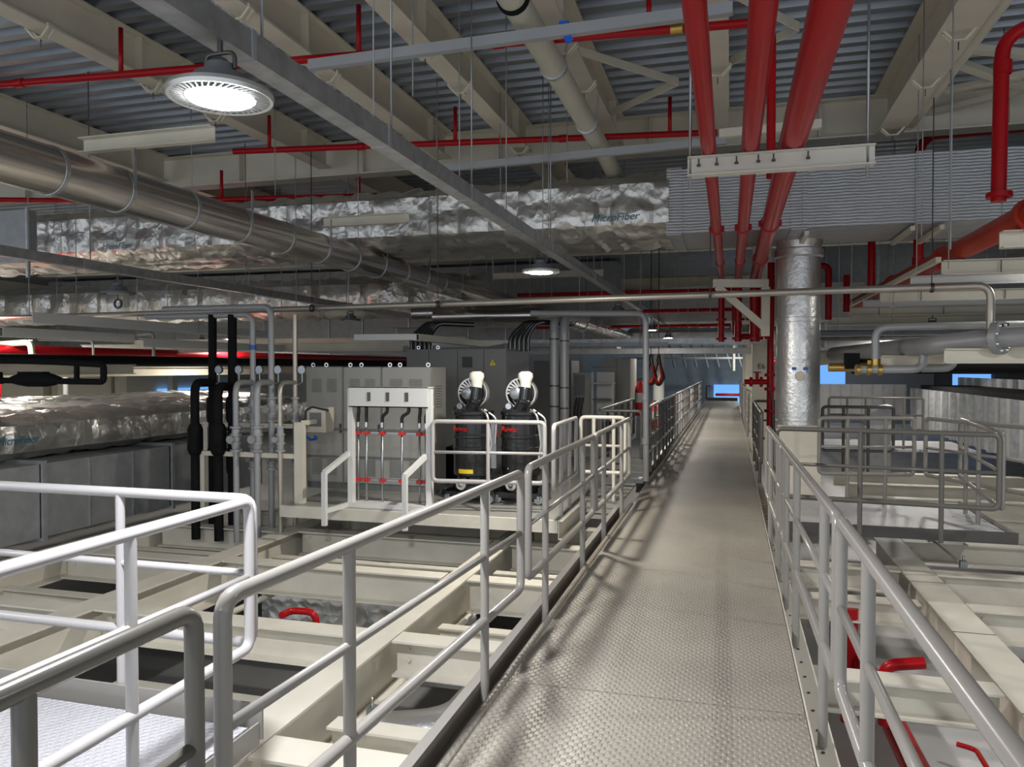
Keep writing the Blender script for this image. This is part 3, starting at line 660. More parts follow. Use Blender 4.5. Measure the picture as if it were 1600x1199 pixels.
# =============== PALE PIPE, STRUTS, TRUNKING ===============
XP, ZP = -1.44, 4.12
r = root('pale_pipe', (XP, 3, ZP), 'pale green cream drain pipe slung under the roof, running away', 'pipe')
MB().tube([(XP, -2.5, ZP), (XP, 9.0, ZP), (XP, 9.9, ZP-.05)], .1, 24).build('pipe_run', 'creampipe', r)
for i, yy in enumerate((5.1, 6.35, 7.9)):
    m = MB(); m.lathe([(.1, -.022), (.116, -.02), (.116, .02), (.1, .022)], (XP, yy, ZP), 'y', 24); m.tube([(XP+.1, yy, ZP+.05), (XP+.12, yy, 4.42)], .006, 6)
    m.build('clamp_band', 'black' if i == 0 else 'galv', r)
for k, (a, c, Z, lab, tape) in enumerate([((484, 95), (1145, 4), 3.98, 'long grey strut channel near the top, with a scrap of blue tape', 1), ((694, 258), (1135, 214), 3.98, 'grey strut channel under the pale pipe, second from the camera', 0), ((1124, 203), (1284, 187), 3.75, 'cream strut channel behind the red mains', 0)]):
    A, C = P(*a, Z=Z), P(*c, Z=Z); r = root('strut_channel', A, lab, 'channel', 'strut channels under the roof')
    MB().channel(A, C, .06, .075, .006, -1).build('channel_bar', 'strutgrey' if k < 2 else 'cream', r)
    if tape:
        q = P(883, 52, Z=Z-.03); t = MB(); t.bar(q+V((-.035, -.04, .03)), q+V((.03, -.04, .025)), .03, .075); t.bar(q+V((.0, -.05, .0)), q+V((.05, -.06, -.09)), .008, .05); t.build('tape_scrap', 'bluetape', r)
def trunk(lab, X, z, ya, yb, joints, grp='lighting trunking'):
    r = root('trunking', (X, ya, z), lab, 'trunking', grp); js = [ya]+list(joints)+[yb]
    for a, b in zip(js[:-1], js[1:]): MB().box(X-.05, X+.05, a, b-.004, z, z+.1).build('length', 'galv', r)
    for j in joints: MB().box(X-.054, X+.054, j-.02, j+.006, z-.003, z+.108).build('coupler', 'galvdull', r)
    m = MB()
    for j in joints: m.tube([(X, j+.12, z+.1), (X, j+.12, ZD)], .006, 6)
    m.build('drop_rod', 'zinc', r)
trunk('galvanised lighting trunking running away above the row of lit lamps', -1.78, 2.76, -2.5, 30, (2.55, 3.75, 5.1, 7.6, 10.2, 13, 16, 20, 25))
trunk('galvanised lighting trunking far left with the unlit lamps', -6.7, 2.66, 1, 19.2, (4, 6.7, 9.5, 12.5, 16))
trunk('galvanised lighting trunking over the right platform', 3.6, 3.0, 4, 26, (6, 9, 12, 16, 20))
# long thin steel pipe across everything
p0 = P(1538, 449, Z=2.42); 
r = root('steel_pipe', (0, 8.75, 2.42), 'long thin steel pipe crossing the view and turning down at the right', 'pipe')
MB().tube([(-12, 9.35, 2.36), (-5.0, 9.1, 2.38), (p0.x, 8.72, 2.42), (p0.x, 8.72, 1.75), (p0.x+.12, 8.8, 1.7)], .038, 14, .14).build('pipe_run', 'pipesteel', r)
m = MB()
for px in (1450, 1110, 683, 480):
    q = P(px, 460, Y=8.9); m.lathe([(.038, -.015), (.05, -.014), (.05, .014), (.038, .015)], (q.x, 8.74 if q.x > 0 else 8.75-.055*q.x*.9, 2.41 if q.x > -3 else 2.375), 'x', 12); m.tube([(q.x, 8.75-(.05*q.x if q.x < 0 else 0), 2.46), (q.x, 8.75-(.05*q.x if q.x < 0 else 0), 4.42)], .006, 6)
m.build('pipe_clip', 'bolt', r)
# =============== LAMPS ===============
def lamp(on):
    r = root('high_bay_lamp', (0, 0, 0), '', 'lamp', 'round high bay lamps')
    m = MB(); m.lathe([(0, .12), (.05, .12), (.055, .09), (.09, .08), (.1, .05), (.115, .02), (.115, .004), (.0, .004)], (0, 0, 0), 'z', 32); m.build('housing', 'fixture', r)
    m = MB(); m.lathe([(0, -.006), (.11, -.006), (.117, .003)], (0, 0, 0), 'z', 32); m.build('lens', 'lens' if on else 'lensoff', r)
    m = MB(); m.lathe([(.168, .0), (.18, -.002), (.184, .012), (.18, .026), (.168, .02)], (0, 0, 0), 'z', 40); m.lathe([(.113, 0), (.122, 0), (.122, .03), (.113, .03)], (0, 0, 0), 'z', 40)
    for k in range(44):
        g = 2*math.pi*k/44; g2 = g+.14; m.bar((.12*math.cos(g), .12*math.sin(g), .012), (.17*math.cos(g2), .17*math.sin(g2), .012), .005, .024)
    m.build('fin_ring', 'alu' if on else 'fixture', r)  # brighter metal on lit lamps puts their spilled light into the colour
    m = MB(); m.tube([(-.06, 0, .1), (-.06, 0, .16), (.06, 0, .16), (.06, 0, .1)], .008, 8, .03); m.tube([(0, 0, .16), (0, 0, .205)], .01, 8); m.build('bracket', 'bolt', r)
    return r
def light(p, e, size=.2, col=(1, .97, .93)):
    L = bpy.data.lights.new('lamp_light', 'AREA'); L.shape = 'DISK'; L.size = size; L.energy = e; L.color = col
    o = bpy.data.objects.new('lamp_light', L); COL.objects.link(o); o.location = p; return o
E0 = 57
lo = lamp(True); on = [(345, 140, -1.75, 2.37, 2.555, 'lit round high bay lamp nearest the camera, under the trunking'), (0, 0, -1.78, 7.3, 2.52, 'second lit lamp along the trunking, in front of the foil duct\'s lower edge'),
    (0, 0, -1.78, 18.2, 2.46, 'third lit lamp along the trunking, far down the walkway'), (0, 0, -1.78, 23.2, 2.46, 'fourth and smallest lit lamp along the trunking'),
    (520, 541, -11.2, 15.5, 2.25, 'lit lamp glowing under the white beams at the left')]
for k, (px, py, X, Y_, z, lab) in enumerate(on):
    o = lo if k == 0 else dup(lo, (X, Y_, z)); o.location = (X, Y_, z); o['label'] = lab
    light((X, Y_, z-.02), E0*(1.0 if k else 1.45), .2, (1, .93, .82) if k else (.95, .955, 1))
loff = lamp(False)
for k, (X, Y_, z, lab) in enumerate([(-6.6, 7.1, 2.42, 'unlit lamp with a cable ring under the left trunking'), (-6.4, 12.2, 2.42, 'unlit lamp under the left trunking near the pipe stand'), (-1.78, 12.7, 2.5, 'dark unlit lamp between the lit ones over the walkway')]):
    o = loff if k == 0 else dup(loff, (X, Y_, z)); o.location = (X, Y_, z); o['label'] = lab
MB().tube([(-6.6, 7.1, 2.42), (-6.6, 7.1, 2.36)], .006, 6).lathe([(.04, -.008), (.056, -.008), (.056, .008), (.04, .008), (.04, -.008)], (-6.6, 7.1, 2.31), 'y', 20).build('cable_ring', 'rubber', loff)
m = root('junction_box', (-1.72, 2.2, 2.8), 'white junction box clipped on the trunking above the near lamp', 'box')
q = P(345, 36, X=-1.85); MB().box(-1.9, -1.832, q.y-.05, q.y+.05, q.z-.045, q.z+.045).build('housing', 'white', m); MB().tube([(-1.85, q.y+.05, q.z+.02), (-1.85, q.y+.1, q.z+.03), (-1.84, q.y+.16, q.z-.03)], .012, 8, .03).build('gland', 'white', m)
# more lamps of the same kind, mostly added to brighten the hall
for (X, Y_, z, e) in [(3.6, 4.5, 2.85, .9), (3.6, 9.5, 2.85, .3), (3.4, 15, 2.3, .5), (3.8, 20.5, 2.3, 1.), (-11.2, 9, 2.4, 1.), (-15.5, 13, 2.4, 1.3), (-15.5, 20, 2.4, 1.3), (-20, 12, 2.4, 1.2), (-20, 18, 2.4, 1.2), (-20, 25, 2.4, 1.2), (-1.78, -2.2, 2.5, .9), (-1.78, 29, 2.5, 1), (1, 42, 3, 1.5), (-6.6, 1.5, 2.4, .7)]:
    light((X, Y_, z-.02), E0*e, .2, (1, .94, .84) if Y_ > 6 else (1, .97, .93)); o = dup(lo, (X, Y_, z), 'lit high bay lamp added farther off to light the hall', 'added lamps elsewhere in the hall'); MB().tube([(X, Y_, z+.2), (X, Y_, ZD)], .007, 6).build('drop_rod', 'zinc', o)
# =============== CABINETS ===============
def cabinet(lab, x0, x1, y0, y1, z0, z1, doors, m, vents=(), eyes=(), side=(), lowsplit=None):
    c = root('control_cabinet', ((x0+x1)/2, (y0+y1)/2, z0), lab, 'cabinet')
    MB().box(x0, x1, y0, y1, z0, z1).build('body', m, c)
    MB().box(x0+.01, x1-.01, y0-.004, y0+.02, z0+.0, z0+.08).build('plinth', 'cabdark', c)
    xs = [x0+(x1-x0)*q for q in doors]
    for a, b in zip(xs[:-1], xs[1:]):
        dz = [(z0+.09, z1-.01)] if not lowsplit else [(z0+.09, z0+lowsplit), (z0+lowsplit+.012, z1-.01)]
        for lo_, hi_ in dz:
            d_ = MB().box(a+.005, b-.005, y0-.02, y0-.002, lo_, hi_).build('door', m, c)
        MB().box(b-.05, b-.03, y0-.035, y0-.02, (z0+z1)/2-.06, (z0+z1)/2+.06).build('handle', 'seam', d_)
        s_ = MB()
        for (va, vb) in vents:
            for h in (.3, .7):
                s_ = MB()
                for k in range(9):
                    xx = a+(b-a)*h; zz = z0+(z1-z0)*(va+(vb-va)*k/8); s_.bar((xx-(b-a)*.13, y0-.024, zz), (xx+(b-a)*.13, y0-.024, zz), .008, .007)
                s_.build('vent', 'cabdark', d_)
    if side:
        s_ = MB()
        for (va, vb) in side:
            for k in range(9): s_.bar((x1+.004, y0+(y1-y0)*.3, z0+(z1-z0)*(va+(vb-va)*k/8)), (x1+.004, y0+(y1-y0)*.7, z0+(z1-z0)*(va+(vb-va)*k/8)), .006, .007)
        s_.build('side_vent', 'cabdark', c)
    for q in eyes:
        m_ = MB(); xx = x0+(x1-x0)*q; m_.lathe([(.016, -.006), (.03, -.006), (.03, .006), (.016, .006), (.016, -.006)], (xx, y0+.08, z1+.03), 'y', 14); m_.build('lifting_eye', 'chrome', c)
    return c
xa, xb = P(480, 700, Y=9.1).x, P(674, 700, Y=9.1).x
z1 = P(570, 574, Y=9.1).z
c1 = cabinet('pale grey cabinet row with louvres behind the hose rack', xa, xb, 9.1, 9.62, 0, z1, (0, .31, .62, 1), 'cabgrey', ((.12, .24), (.8, .9)), (.03, .14, .34, .43, .66, .74, .96), ((.68, .85),))
m = MB()
for q in (.31, .62): m.box(xa+(xb-xa)*q-.008, xa+(xb-xa)*q+.008, 9.07, 9.1, .05, z1)
for zz in (.42, .78): m.box(xa+.02, xb-.02, 9.06, 9.09, zz, zz+.02)
m.build('frame_bar', 'cabdark', c1)
xa2, xb2 = P(636, 600, Y=11).x, P(792, 600, Y=11).x; z2 = P(700, 546, Y=11).z
c2 = cabinet('tall dark grey cabinet block behind the vacuum drums', xa2, xb2, 11, 12.3, 0, z2, (0, .23, .52, .78, 1), 'cabdark', (), (.1, .3))
q = P(730, 566, Y=10.97); MB().box(q.x-.075, q.x+.075, 10.96, 10.98, q.z-.08, q.z+.08).build('small_hatch', 'seam', c2)
def warn(q, sz, par):
    MB().prism([(-sz, -sz*.8), (sz, -sz*.8), (0, sz)], q+V((0, -.006, 0)), q+V((0, .004, 0))).build('warning_triangle', 'yellow', par)
    MB().prism([(-sz*.16, .1*sz), (.3*sz, .5*sz), (.02*sz, 0), (.25*sz, -.02*sz), (-.15*sz, -.55*sz), (.0, -.1*sz), (-.22*sz, -.08*sz)], q+V((0, -.009, 0)), q+V((0, -.004, 0))).build('bolt_symbol', 'seam', par)
warn(P(770, 567, Y=10.97), .05, c2)
m = MB(); q = P(705, 722, Y=9.9); m.box(q.x-.1, q.x+.08, 9.9, 10.3, 0, .5); one('dark_box', m, 'black', 'small black box standing left of the left vacuum drum', 'box')
for k, (px, y_, ya, yb_, X, lab) in enumerate([(655, 10.9, 505, 548, 0, 'left bundle of black cables curving down onto the tall dark cabinet'), (810, 11.4, 503, 548, 0, 'right bundle of black cables curving down onto the tall dark cabinet')]):
    r = root('cable_bundle', P(px, yb_, Y=y_), lab, 'cables', 'black cable bundles')
    for j in range(5):
        a_, b2 = P(px-14+j*7, yb_, Y=y_+.3), P(px+8+j*4, ya, Y=y_+.3)
        MB().tube([(a_.x, y_+.35, z2-.02), (a_.x, y_+.35, z2+.2), (b2.x+.02, y_+.36, b2.z), (b2.x+.55, y_+.6, b2.z-.02)], .036, 10, .22).build('cable', 'gloss', r)
# vacuums
def vacuum(lab):
    r = root('vacuum_drum', (0, 0, 0), lab, 'vacuum', 'industrial vacuum drums')
    MB().lathe([(0, .32), (.235, .32), (.24, .34), (.24, .62), (.25, .63), (.25, .655), (.24, .665), (.24, .76), (.25, .77), (.25, .8), (.24, .81), (.24, 1.03), (.252, 1.04), (.252, 1.075), (.235, 1.085), (0, 1.09)], (0, 0, 0), 'z', 40).build('drum', 'gloss', r)
    m = MB(); m.lathe([(0, .12), (.215, .12), (.22, .14), (.22, .2), (.2, .22), (.19, .3), (0, .3)], (0, 0, 0), 'z', 36)
    m.bar((-.26, -.2, .1), (.28, -.2, .1), .05, .06); m.bar((-.26, .2, .1), (.28, .2, .1), .05, .06); m.bar((-.26, -.2, .1), (-.26, .2, .1), .05, .06); m.bar((.28, -.2, .1), (.28, .2, .1), .06, .2); m.build('trolley', 'gloss', r)
    for sx in (-.24, .26):
        for sy in (-.2, .2):
            m = MB(); m.lathe([(0, -.02), (.05, -.02), (.055, 0), (.05, .02), (0, .02)], (sx, sy, .055), 'y', 16); m.bar((sx, sy, .05), (sx, sy, .1), .03, .06, V((0, 1, 0))); m.build('caster', 'zinc', r)
    m = MB(); m.tube([(-.03, -.22, .26), (-.03, -.36, .24)], [.055, .055], 16); m.lathe([(.03, -.012), (.062, -.012), (.062, .01), (.03, .01)], (-.03, -.36, .24), 'y', 18); m.build('inlet_port', 'chrome', r)
    m = MB(); m.tube([(-.2, -.1, .2), (-.3, -.2, .16), (-.34, -.16, .1)], .03, 10, .05); m.build('release_lever', 'gloss', r)
    # fan
    m = MB(); m.lathe([(.0, -.02), (.13, -.02), (.17, -.01), (.18, 0), (.18, .06), (.17, .09), (0, .09)], (0, .02, 1.29), 'y', 36); m.build('fan_casing', 'gloss', r)
    m = MB(); m.lathe([(.168, -.06), (.185, -.06), (.185, .04), (.168, .04), (.168, -.06)], (0, .02, 1.29), 'y', 36); m.build('fan_rim', 'alu', r)
    for k in range(9):
        g = .9+k*.26; m = MB(); m.bar((.08*math.cos(g), -.045, 1.29+.08*math.sin(g)), (.165*math.cos(g+.18), -.045, 1.29+.165*math.sin(g+.18)), .02, .02, V((0, 1, 0))); m.build('fan_blade', 'alu', r)
    m = MB(); m.lathe([(0, -.1), (.05, -.1), (.07, -.09), (.075, -.03), (0, -.03)], (-.055, .0, 1.29), 'y', 28); m.build('motor_cap', 'zinc', r)
    m = MB(); m.tube([(.0, -.1, 1.09), (.06, -.12, 1.2), (.075, -.1, 1.36)], [.075, .085, .068], 18, .06); m.build('exhaust_elbow', 'gloss', r)
    m = MB(); m.lathe([(0, .19), (.05, .195), (.085, .17), (.09, .13), (.07, .08), (.062, .0), (0, 0)], (.075, -.1, 1.355), 'z', 24); m.build('filter_sock', 'filter', r)
    m = MB(); m.lathe([(0, -.015), (.036, -.015), (.04, .015), (0, .015)], (-.12, -.14, 1.14), 'y', 18); m.build('gauge', 'chrome', r)
    m = MB(); m.tube([(.14, -.12, 1.1), (.24, -.2, 1.05), (.28, -.17, .7), (.24, -.18, .45)], .012, 8, .1); m.tube([(.17, -.1, 1.1), (.32, -.1, 1.0), (.3, -.1, .7)], .012, 8, .1); m.build('hose', 'alu', r)
    MB().bar((.25, -.02, .4), (.25, -.02, .95), .06, .1, V((1, 0, 0))).build('side_panel', 'zinc', r)
    MB().bar((.3, -.05, .78), (.3, -.05, .86), .05, .03, V((1, 0, 0))).build('orange_switch', 'orange', r)
    text('Ruwac', .088, 'redmark', r, (-.085, -.2395*.955, .875), (1, -.38, 0), (0, 0, 1), shear=.1)
    return r
v1 = vacuum('black vacuum drum at the left with a yellow label near its foot')
q = P(740, 780, Y=8.75); v1.location = (q.x, 8.75, 0)
q2 = P(815, 780, Y=8.85)
v2 = dup(v1, (q2.x, 8.85, 0), 'black vacuum drum at the right, its white sock brightly lit')
m = MB()
for k in range(6):
    g0, g1 = -2.05+k*.13, -2.05+(k+1)*.13; m.add([(2*.1215*math.cos(g0)+q.x, 2*.1215*math.sin(g0)+8.75, .35), (2*.1215*math.cos(g1)+q.x, 2*.1215*math.sin(g1)+8.75, .35), (2*.1215*math.cos(g1)+q.x, 2*.1215*math.sin(g1)+8.75, .4), (2*.1215*math.cos(g0)+q.x, 2*.1215*math.sin(g0)+8.75, .4)], [(0, 1, 2, 3)])
m.build('yellow_label', 'yellow', v1)
# hose rack
YF = 7.95; g = lambda x, y: P(x, y, Y=YF)
a, b = g(545, 605).x, g(668, 605).x; zt = g(600, 605).z; zb_ = g(600, 637).z
r = root('hose_rack', ((a+b)/2, YF, 0), 'white hose rack with six grey pipes and black hoses below a long tray', 'rack')
m = MB(); m.box(a, b, YF, YF+.012, zb_, zt); m.box(a, b, YF, YF+.2, zt-.01, zt); m.box(a, b, YF, YF+.2, zb_, zb_+.012); m.build('tray', 'white', r)
m = MB()
for q in (.26, .5, .74): xx = a+(b-a)*q; m.box(xx-.02, xx+.02, YF-.006, YF+.0, zb_+.07, zt-.06)
m.build('slot', 'bolt', r)
for xx in (a, b): MB().box(xx-.03, xx+.03, YF+.02, YF+.1, 0, zt-.02).build('side_post', 'white', r)
MB().box(a-.04, b+.04, YF-.02, YF+.2, -.005, .05).build('base_bar', 'white', r)
for xx in (a-.02, b-.03):
    MB().bar((xx, YF+.06, .62), (xx-.06, YF-.42, .44), .05, .05).build('brace_arm', 'white', r)
    MB().bar((xx-.06, YF-.42, -.14), (xx-.06, YF-.42, .45), .05, .05, V((0, 1, 0))).build('brace_leg', 'white', r)
    MB().bar((xx, YF+.06, .02), (xx-.06, YF-.42, .02), .05, .05).build('brace_foot', 'white', r)
zc1, zc2, zh = g(600, 679).z, g(600, 754).z, g(600, 662).z
tops = (553, 565, 598, 632, 650, 661); bots = (551, 564, 589, 620, 648, 658)
for k in range(6):
    xx, xt = g(bots[k], 700).x, g(tops[k], 640).x
    p_ = MB().tube([(xx, YF+.14, -.1), (xx, YF+.14, zh)], .013, 10).build('supply_pipe', 'zinc', r)
    m = MB(); m.lathe([(.013, 0), (.022, .005), (.022, .06), (.013, .07)], (xx, YF+.14, zh-.06), 'z', 12); m.build('hose_fitting', 'chrome', p_)
    MB().tube([(xx, YF+.14, zh), (xx, YF+.14, zh+.07), (xt, YF+.12, zb_-.06), (xt, YF+.12, zb_+.005)], .02, 10, .06).build('hose', 'rubber', r)
    for zz in (zc1, zc2): MB().box(xx-.03, xx+.03, YF+.105, YF+.165, zz-.018, zz+.018).build('red_clamp', 'redmark', p_)
for zz in (zc1, zc2): MB().box(a, b, YF+.15, YF+.18, zz-.01, zz+.01).build('cross_bar', 'zinc', r)
# control box with blue hose
r = root('control_box', P(487, 660, Y=8.3), 'cream control box with a looped blue hose at the end of the pipe stand', 'box')
q = P(476, 637, Y=8.3); q1 = P(509, 676, Y=8.3); MB().box(q.x, q1.x, 8.3, 8.5, q1.z, q.z).build('housing', 'cream', r)
MB().box(q.x+.07, q1.x-.06, 8.29, 8.3, q1.z+.07, q.z-.06).build('display', 'cabdark', r)
MB().tube([(q.x-.02, 8.28, q1.z+.12), (q.x+.02, 8.25, q1.z-.02), (q.x+.1, 8.25, q1.z-.09), (q.x+.2, 8.25, q1.z-.07), (q.x+.16, 8.25, q1.z-.04)], .016, 8, .05).build('hose', 'blue', r)
MB().tube([(q.x+.02, 8.28, q1.z+.05), (q.x+.03, 8.27, q.z-.03), (q.x+.12, 8.27, q.z+.01), (q1.x+.05, 8.27, q.z-.03)], .012, 8, .06).build('cable', 'rubber', r)
# =============== PIPE STAND ===============
YP = 8.0; g = lambda x, y, Y=YP: P(x, y, Y=Y)
r = root('pipe_stand', g(468, 795), 'cream steel frame standing behind the valve pipes', 'stand')
for px, y0_, y1_, Y in ((468, 660, 797, YP), (318, 705, 800, YP), (323, 662, 800, YP+.45)):
    A, B = g(px, y0_, Y), g(px, y1_, Y); w = .055 if px == 468 else .03
    MB().box(A.x-w, A.x+w, Y-.03, Y+.05, B.z, A.z).build('post', 'cream', r)
for (xa_, xb_, yy, Y) in ((318, 468, 708, YP), (323, 468, 663, YP+.45)):
    A, B = g(xa_, yy, Y), g(xb_, yy, Y); MB().bar(A, (B.x, Y, A.z), .05, .055).build('cross_bar', 'cream', r)
A, B = g(473, 661, YP), g(473, 661, YP+.5); MB().bar((A.x, YP, A.z), (A.x, YP+.5, A.z), .05, .055).build('side_bar', 'cream', r)
def valve(m, c, r_, par, mt='pipegrey', name='flanged_valve'):
    k = MB()
    for dz in (-.14, -.05, .05, .14): k.lathe([(r_, -.014), (r_*2, -.012), (r_*2, .012), (r_, .014)], c+V((0, 0, dz)), 'z', 18)
    k.lathe([(r_*1.3, -.13), (r_*1.6, -.05), (r_*1.6, .05), (r_*1.3, .13)], c, 'z', 14); k.tube([c, c+V((0, -.12, 0))], r_*.45, 8); k.lathe([(0, -.01), (r_*1.3, -.01), (r_*1.3, .01), (0, .01)], c+V((0, -.12, 0)), 'y', 12)
    return k.build(name, mt, par)
pairs = [(332, 305, .052, 'black'), (363, 341, .055, 'black'), (395, 369, .036, 'pipegrey'), (424, 402, .038, 'pipegrey'), (461, 438, .028, 'pipesteel')]
lab = ['leftmost thick black lagged riser pipe with its loop at the pipe stand', 'second thick black lagged riser pipe at the pipe stand, larger valve jacket', 'left grey riser pipe of the pipe stand, with a blue tape ring', 'middle grey riser pipe of the pipe stand, next to the blue taped one', 'thin steel riser pipe of the pipe stand nearest the control box']
for k, ((pb, pf, rr, mt), L) in enumerate(zip(pairs, lab)):
    top, jn, bot = g(pb, 492, YP+.4), g(pb, 598 if k != 1 else 604, YP+.4), g(pb, 785, YP+.4)
    r = root('riser_pipe', bot, L, 'pipe', 'riser pipes of the pipe stand')
    if k == 3: top = top+V((0, 0, .1))
    MB().tube([(top.x-1.6, top.y, top.z+.0), (top.x, top.y, top.z), bot+V((0, 0, -.5))] if k in (2, 3) else [top, bot+V((0, 0, -.5))], rr, 16, .12).build('back_pipe', mt, r)
    f0 = g(pf, 700, YP-.05); zj = jn.z
    MB().tube([(jn.x, YP+.4, zj), (f0.x, YP+.1, zj), (f0.x, YP-.05, zj), (f0.x, YP-.05, -.55)] if False else [(jn.x, YP+.4, zj), (f0.x, YP-.05, zj+.01), (f0.x, YP-.05, -.5)], rr, 16, .14).build('front_loop', mt, r)
    zf = g(pf, 686, YP-.05).z
    if mt == 'black':
        for (xx, yy_, zz, s) in ((f0.x, YP-.05, zf, 1), (jn.x, YP+.4, g(pb, 640, YP+.4).z, .85), (jn.x, YP+.4, g(pb, 720, YP+.4).z, .85)):
            MB().lathe([(rr, -.2*s), (rr*1.25, -.19*s), (rr*1.75*s, -.13*s), (rr*1.75*s, .12*s), (rr*1.3, .18*s), (rr, .19*s)], (xx, yy_, zz), 'z', 18).build('valve_jacket', mt, r)
    else:
        valve(None, V((f0.x, YP-.05, zf)), rr, r); valve(None, V((jn.x, YP+.4, g(pb, 640, YP+.4).z)), rr*.9, r); valve(None, V((jn.x, YP+.4, g(pb, 715, YP+.4).z)), rr*.9, r)
    q = V((jn.x+.1, YP+.4, g(pb, 578, YP+.4).z)); m = MB(); m.lathe([(0, -.02), (.05, -.02), (.055, 0), (.05, .02), (0, .02)], q, 'y', 20); m.tube([q+V((0, 0, -.05)), q+V((0, .0, -.16)), (jn.x, YP+.4, q.z-.2)], .01, 8, .03); m.build('pressure_gauge', 'zinc', r)
    if k == 2: MB().lathe([(rr+.001, -.03), (rr+.004, -.028), (rr+.004, .028), (rr+.001, .03)], (top.x, top.y, g(395, 543, YP+.4).z), 'z', 18).build('tape_ring', 'blue', r)
# grey risers at the landing
for k, (px, lab) in enumerate([(866, 'left one of the pair of grey riser pipes behind the landing'), (882, 'right one of the pair of grey riser pipes behind the landing')]):
    A, B = P(px, 496, Y=11.6), P(px, 745, Y=11.6)
    r = root('riser_pipe', B, lab, 'pipe', 'grey riser pipes behind the landing')
    MB().tube([B+V((0, 0, -.2)), A, A+V((.12, 1.2, .05))], .07, 18, .18).build('pipe_run', 'pipegrey', r)
    m = MB()
    for yy in (530, 603, 635): m.lathe([(.07, -.012), (.078, -.01), (.078, .01), (.07, .012)], (A.x, 11.6, P(px, yy+k*3, Y=11.6).z), 'z', 18)
    m.build('clamp_ring', 'bolt', r)
A, B = P(1009, 490, Y=10.5), P(1009, 752, Y=10.5)
pipe('riser_pipe', 'single grey riser pipe at the corner of the landing and the walkway', [(A.x-1.6, 10.5, A.z+.03), A, B], .042, 'pipegrey', .14, group='grey riser pipes behind the landing', coll=[((A.x, 10.5, 1.2), 'z', 'c'), ((A.x, 10.5, .6), 'z', 'c')])
# racks / cabinets beyond the landing
def px_box(px0, px1, py0, py1, Y): return P(px0, py1, Y=Y), P(px1, py0, Y=Y)
a, b = px_box(895, 917, 583, 690, 14)
r = root('panel_cabinet', a, 'pale grey panel cabinet right of the grey riser pipes', 'cabinet'); MB().box(a.x, b.x, 14, 14.4, 0, b.z).build('body', 'cabgrey', r); MB().box(a.x+.04, b.x-.04, 13.98, 14, b.z-.42, b.z-.04).build('display', 'cabdark', r)
for j in range(3): MB().tube([(a.x+.08+j*.06, 13.97, b.z-.45), (a.x+.04+j*.06, 13.94, b.z-.7), (a.x+.06+j*.06, 13.97, .1)], .02, 8, .1).build('cable', 'rubber', r)
a, b = px_box(925, 957, 582, 700, 14.6)
r = root('equipment_rack', a, 'white open rack with shelves and a yellow warning sign', 'rack')
for xx in (a.x, b.x): MB().box(xx-.02, xx+.02, 14.6, 14.65, 0, b.z).build('post', 'white', r)
for k in range(5): MB().box(a.x, b.x, 14.6, 15, .35+k*.31, .37+k*.31).build('shelf', 'white' if k % 2 else 'bolt', r)
MB().box(a.x+.02, b.x-.02, 15.0, 15.02, .05, b.z).build('back_panel', 'white', r)
for k in range(2):
    MB().lathe([(0, 0), (.06, 0), (.06, .18), (0, .2)], (a.x+.12+.17*k, 14.8, .37), 'z', 12).build('dark_device', 'gloss', r)
q = P(922, 632, Y=14.55); warn(q, .06, r)
a, b = px_box(942, 985, 560, 700, 16.5)
c3 = cabinet('pale grey cabinet beyond the landing, with soft light streaks', a.x, b.x, 16.5, 17.6, 0, b.z, (0, .5, 1), 'cabgrey')
a, b = px_box(834, 862, 552, 700, 15)
c4 = cabinet('dark cabinet half hidden by the grey riser pipes', a.x, b.x+.4, 15, 15.8, 0, b.z-.15, (0, .5, 1), 'cabdark')
for k, (px, lab) in enumerate([(1017, 'left orange black cable coil hanging beyond the landing'), (1029, 'right orange black cable coil hanging beyond the landing')]):
    c = P(px, 588, Y=18); m = MB(); m.tube([c+V((0, 0, .5)), c+V((-.03, 0, .3)), c+V((-.12, 0, -.05)), c+V((0, 0, -.25)), c+V((.13, 0, -.05)), c+V((.03, 0, .3)), c+V((0, 0, .5))], .035, 8, .1)
    r = root('cable_coil', c, lab, 'cable', 'hanging cable coils'); MB().tube([c+V((0, 0, .48)), (c.x, c.y, 4.42)], .012, 6).build('suspension_wire', 'bolt', r); m.build('coil', 'gloss', r); m = MB(); m.tube([c+V((.04, -.04, .25)), c+V((.08, -.04, 0)), c+V((.0, -.04, -.2)), c+V((-.08, -.04, 0))], .025, 8, .1); m.build('orange_cable', 'orange', r)
for k, (px, y0_, y1_, Y, mt, lab) in enumerate([(1000, 590, 650, 17.5, 'redmark', 'red and white extinguisher left of the corner riser pipe'), (1021, 625, 670, 18.5, 'redmark', 'red cylinder behind the corner riser pipe')]):
    a, b = P(px, y1_, Y=Y), P(px, y0_, Y=Y); h = b.z-a.z; r = root('extinguisher', a, lab, 'extinguisher')
    MB().lathe([(0, 0), (.09, 0), (.1, .02), (.1, h*.75), (.05, h*.88), (.03, h*.9), (0, h*.9)], a, 'z', 16).build('cylinder', mt, r); MB().bar(a+V((-.06, 0, h*.93)), a+V((.06, 0, h*.97)), .03, .03).build('head', 'seam', r); MB().lathe([(.101, h*.35), (.102, h*.6)], a, 'z', 16).build('white_label', 'white', r)
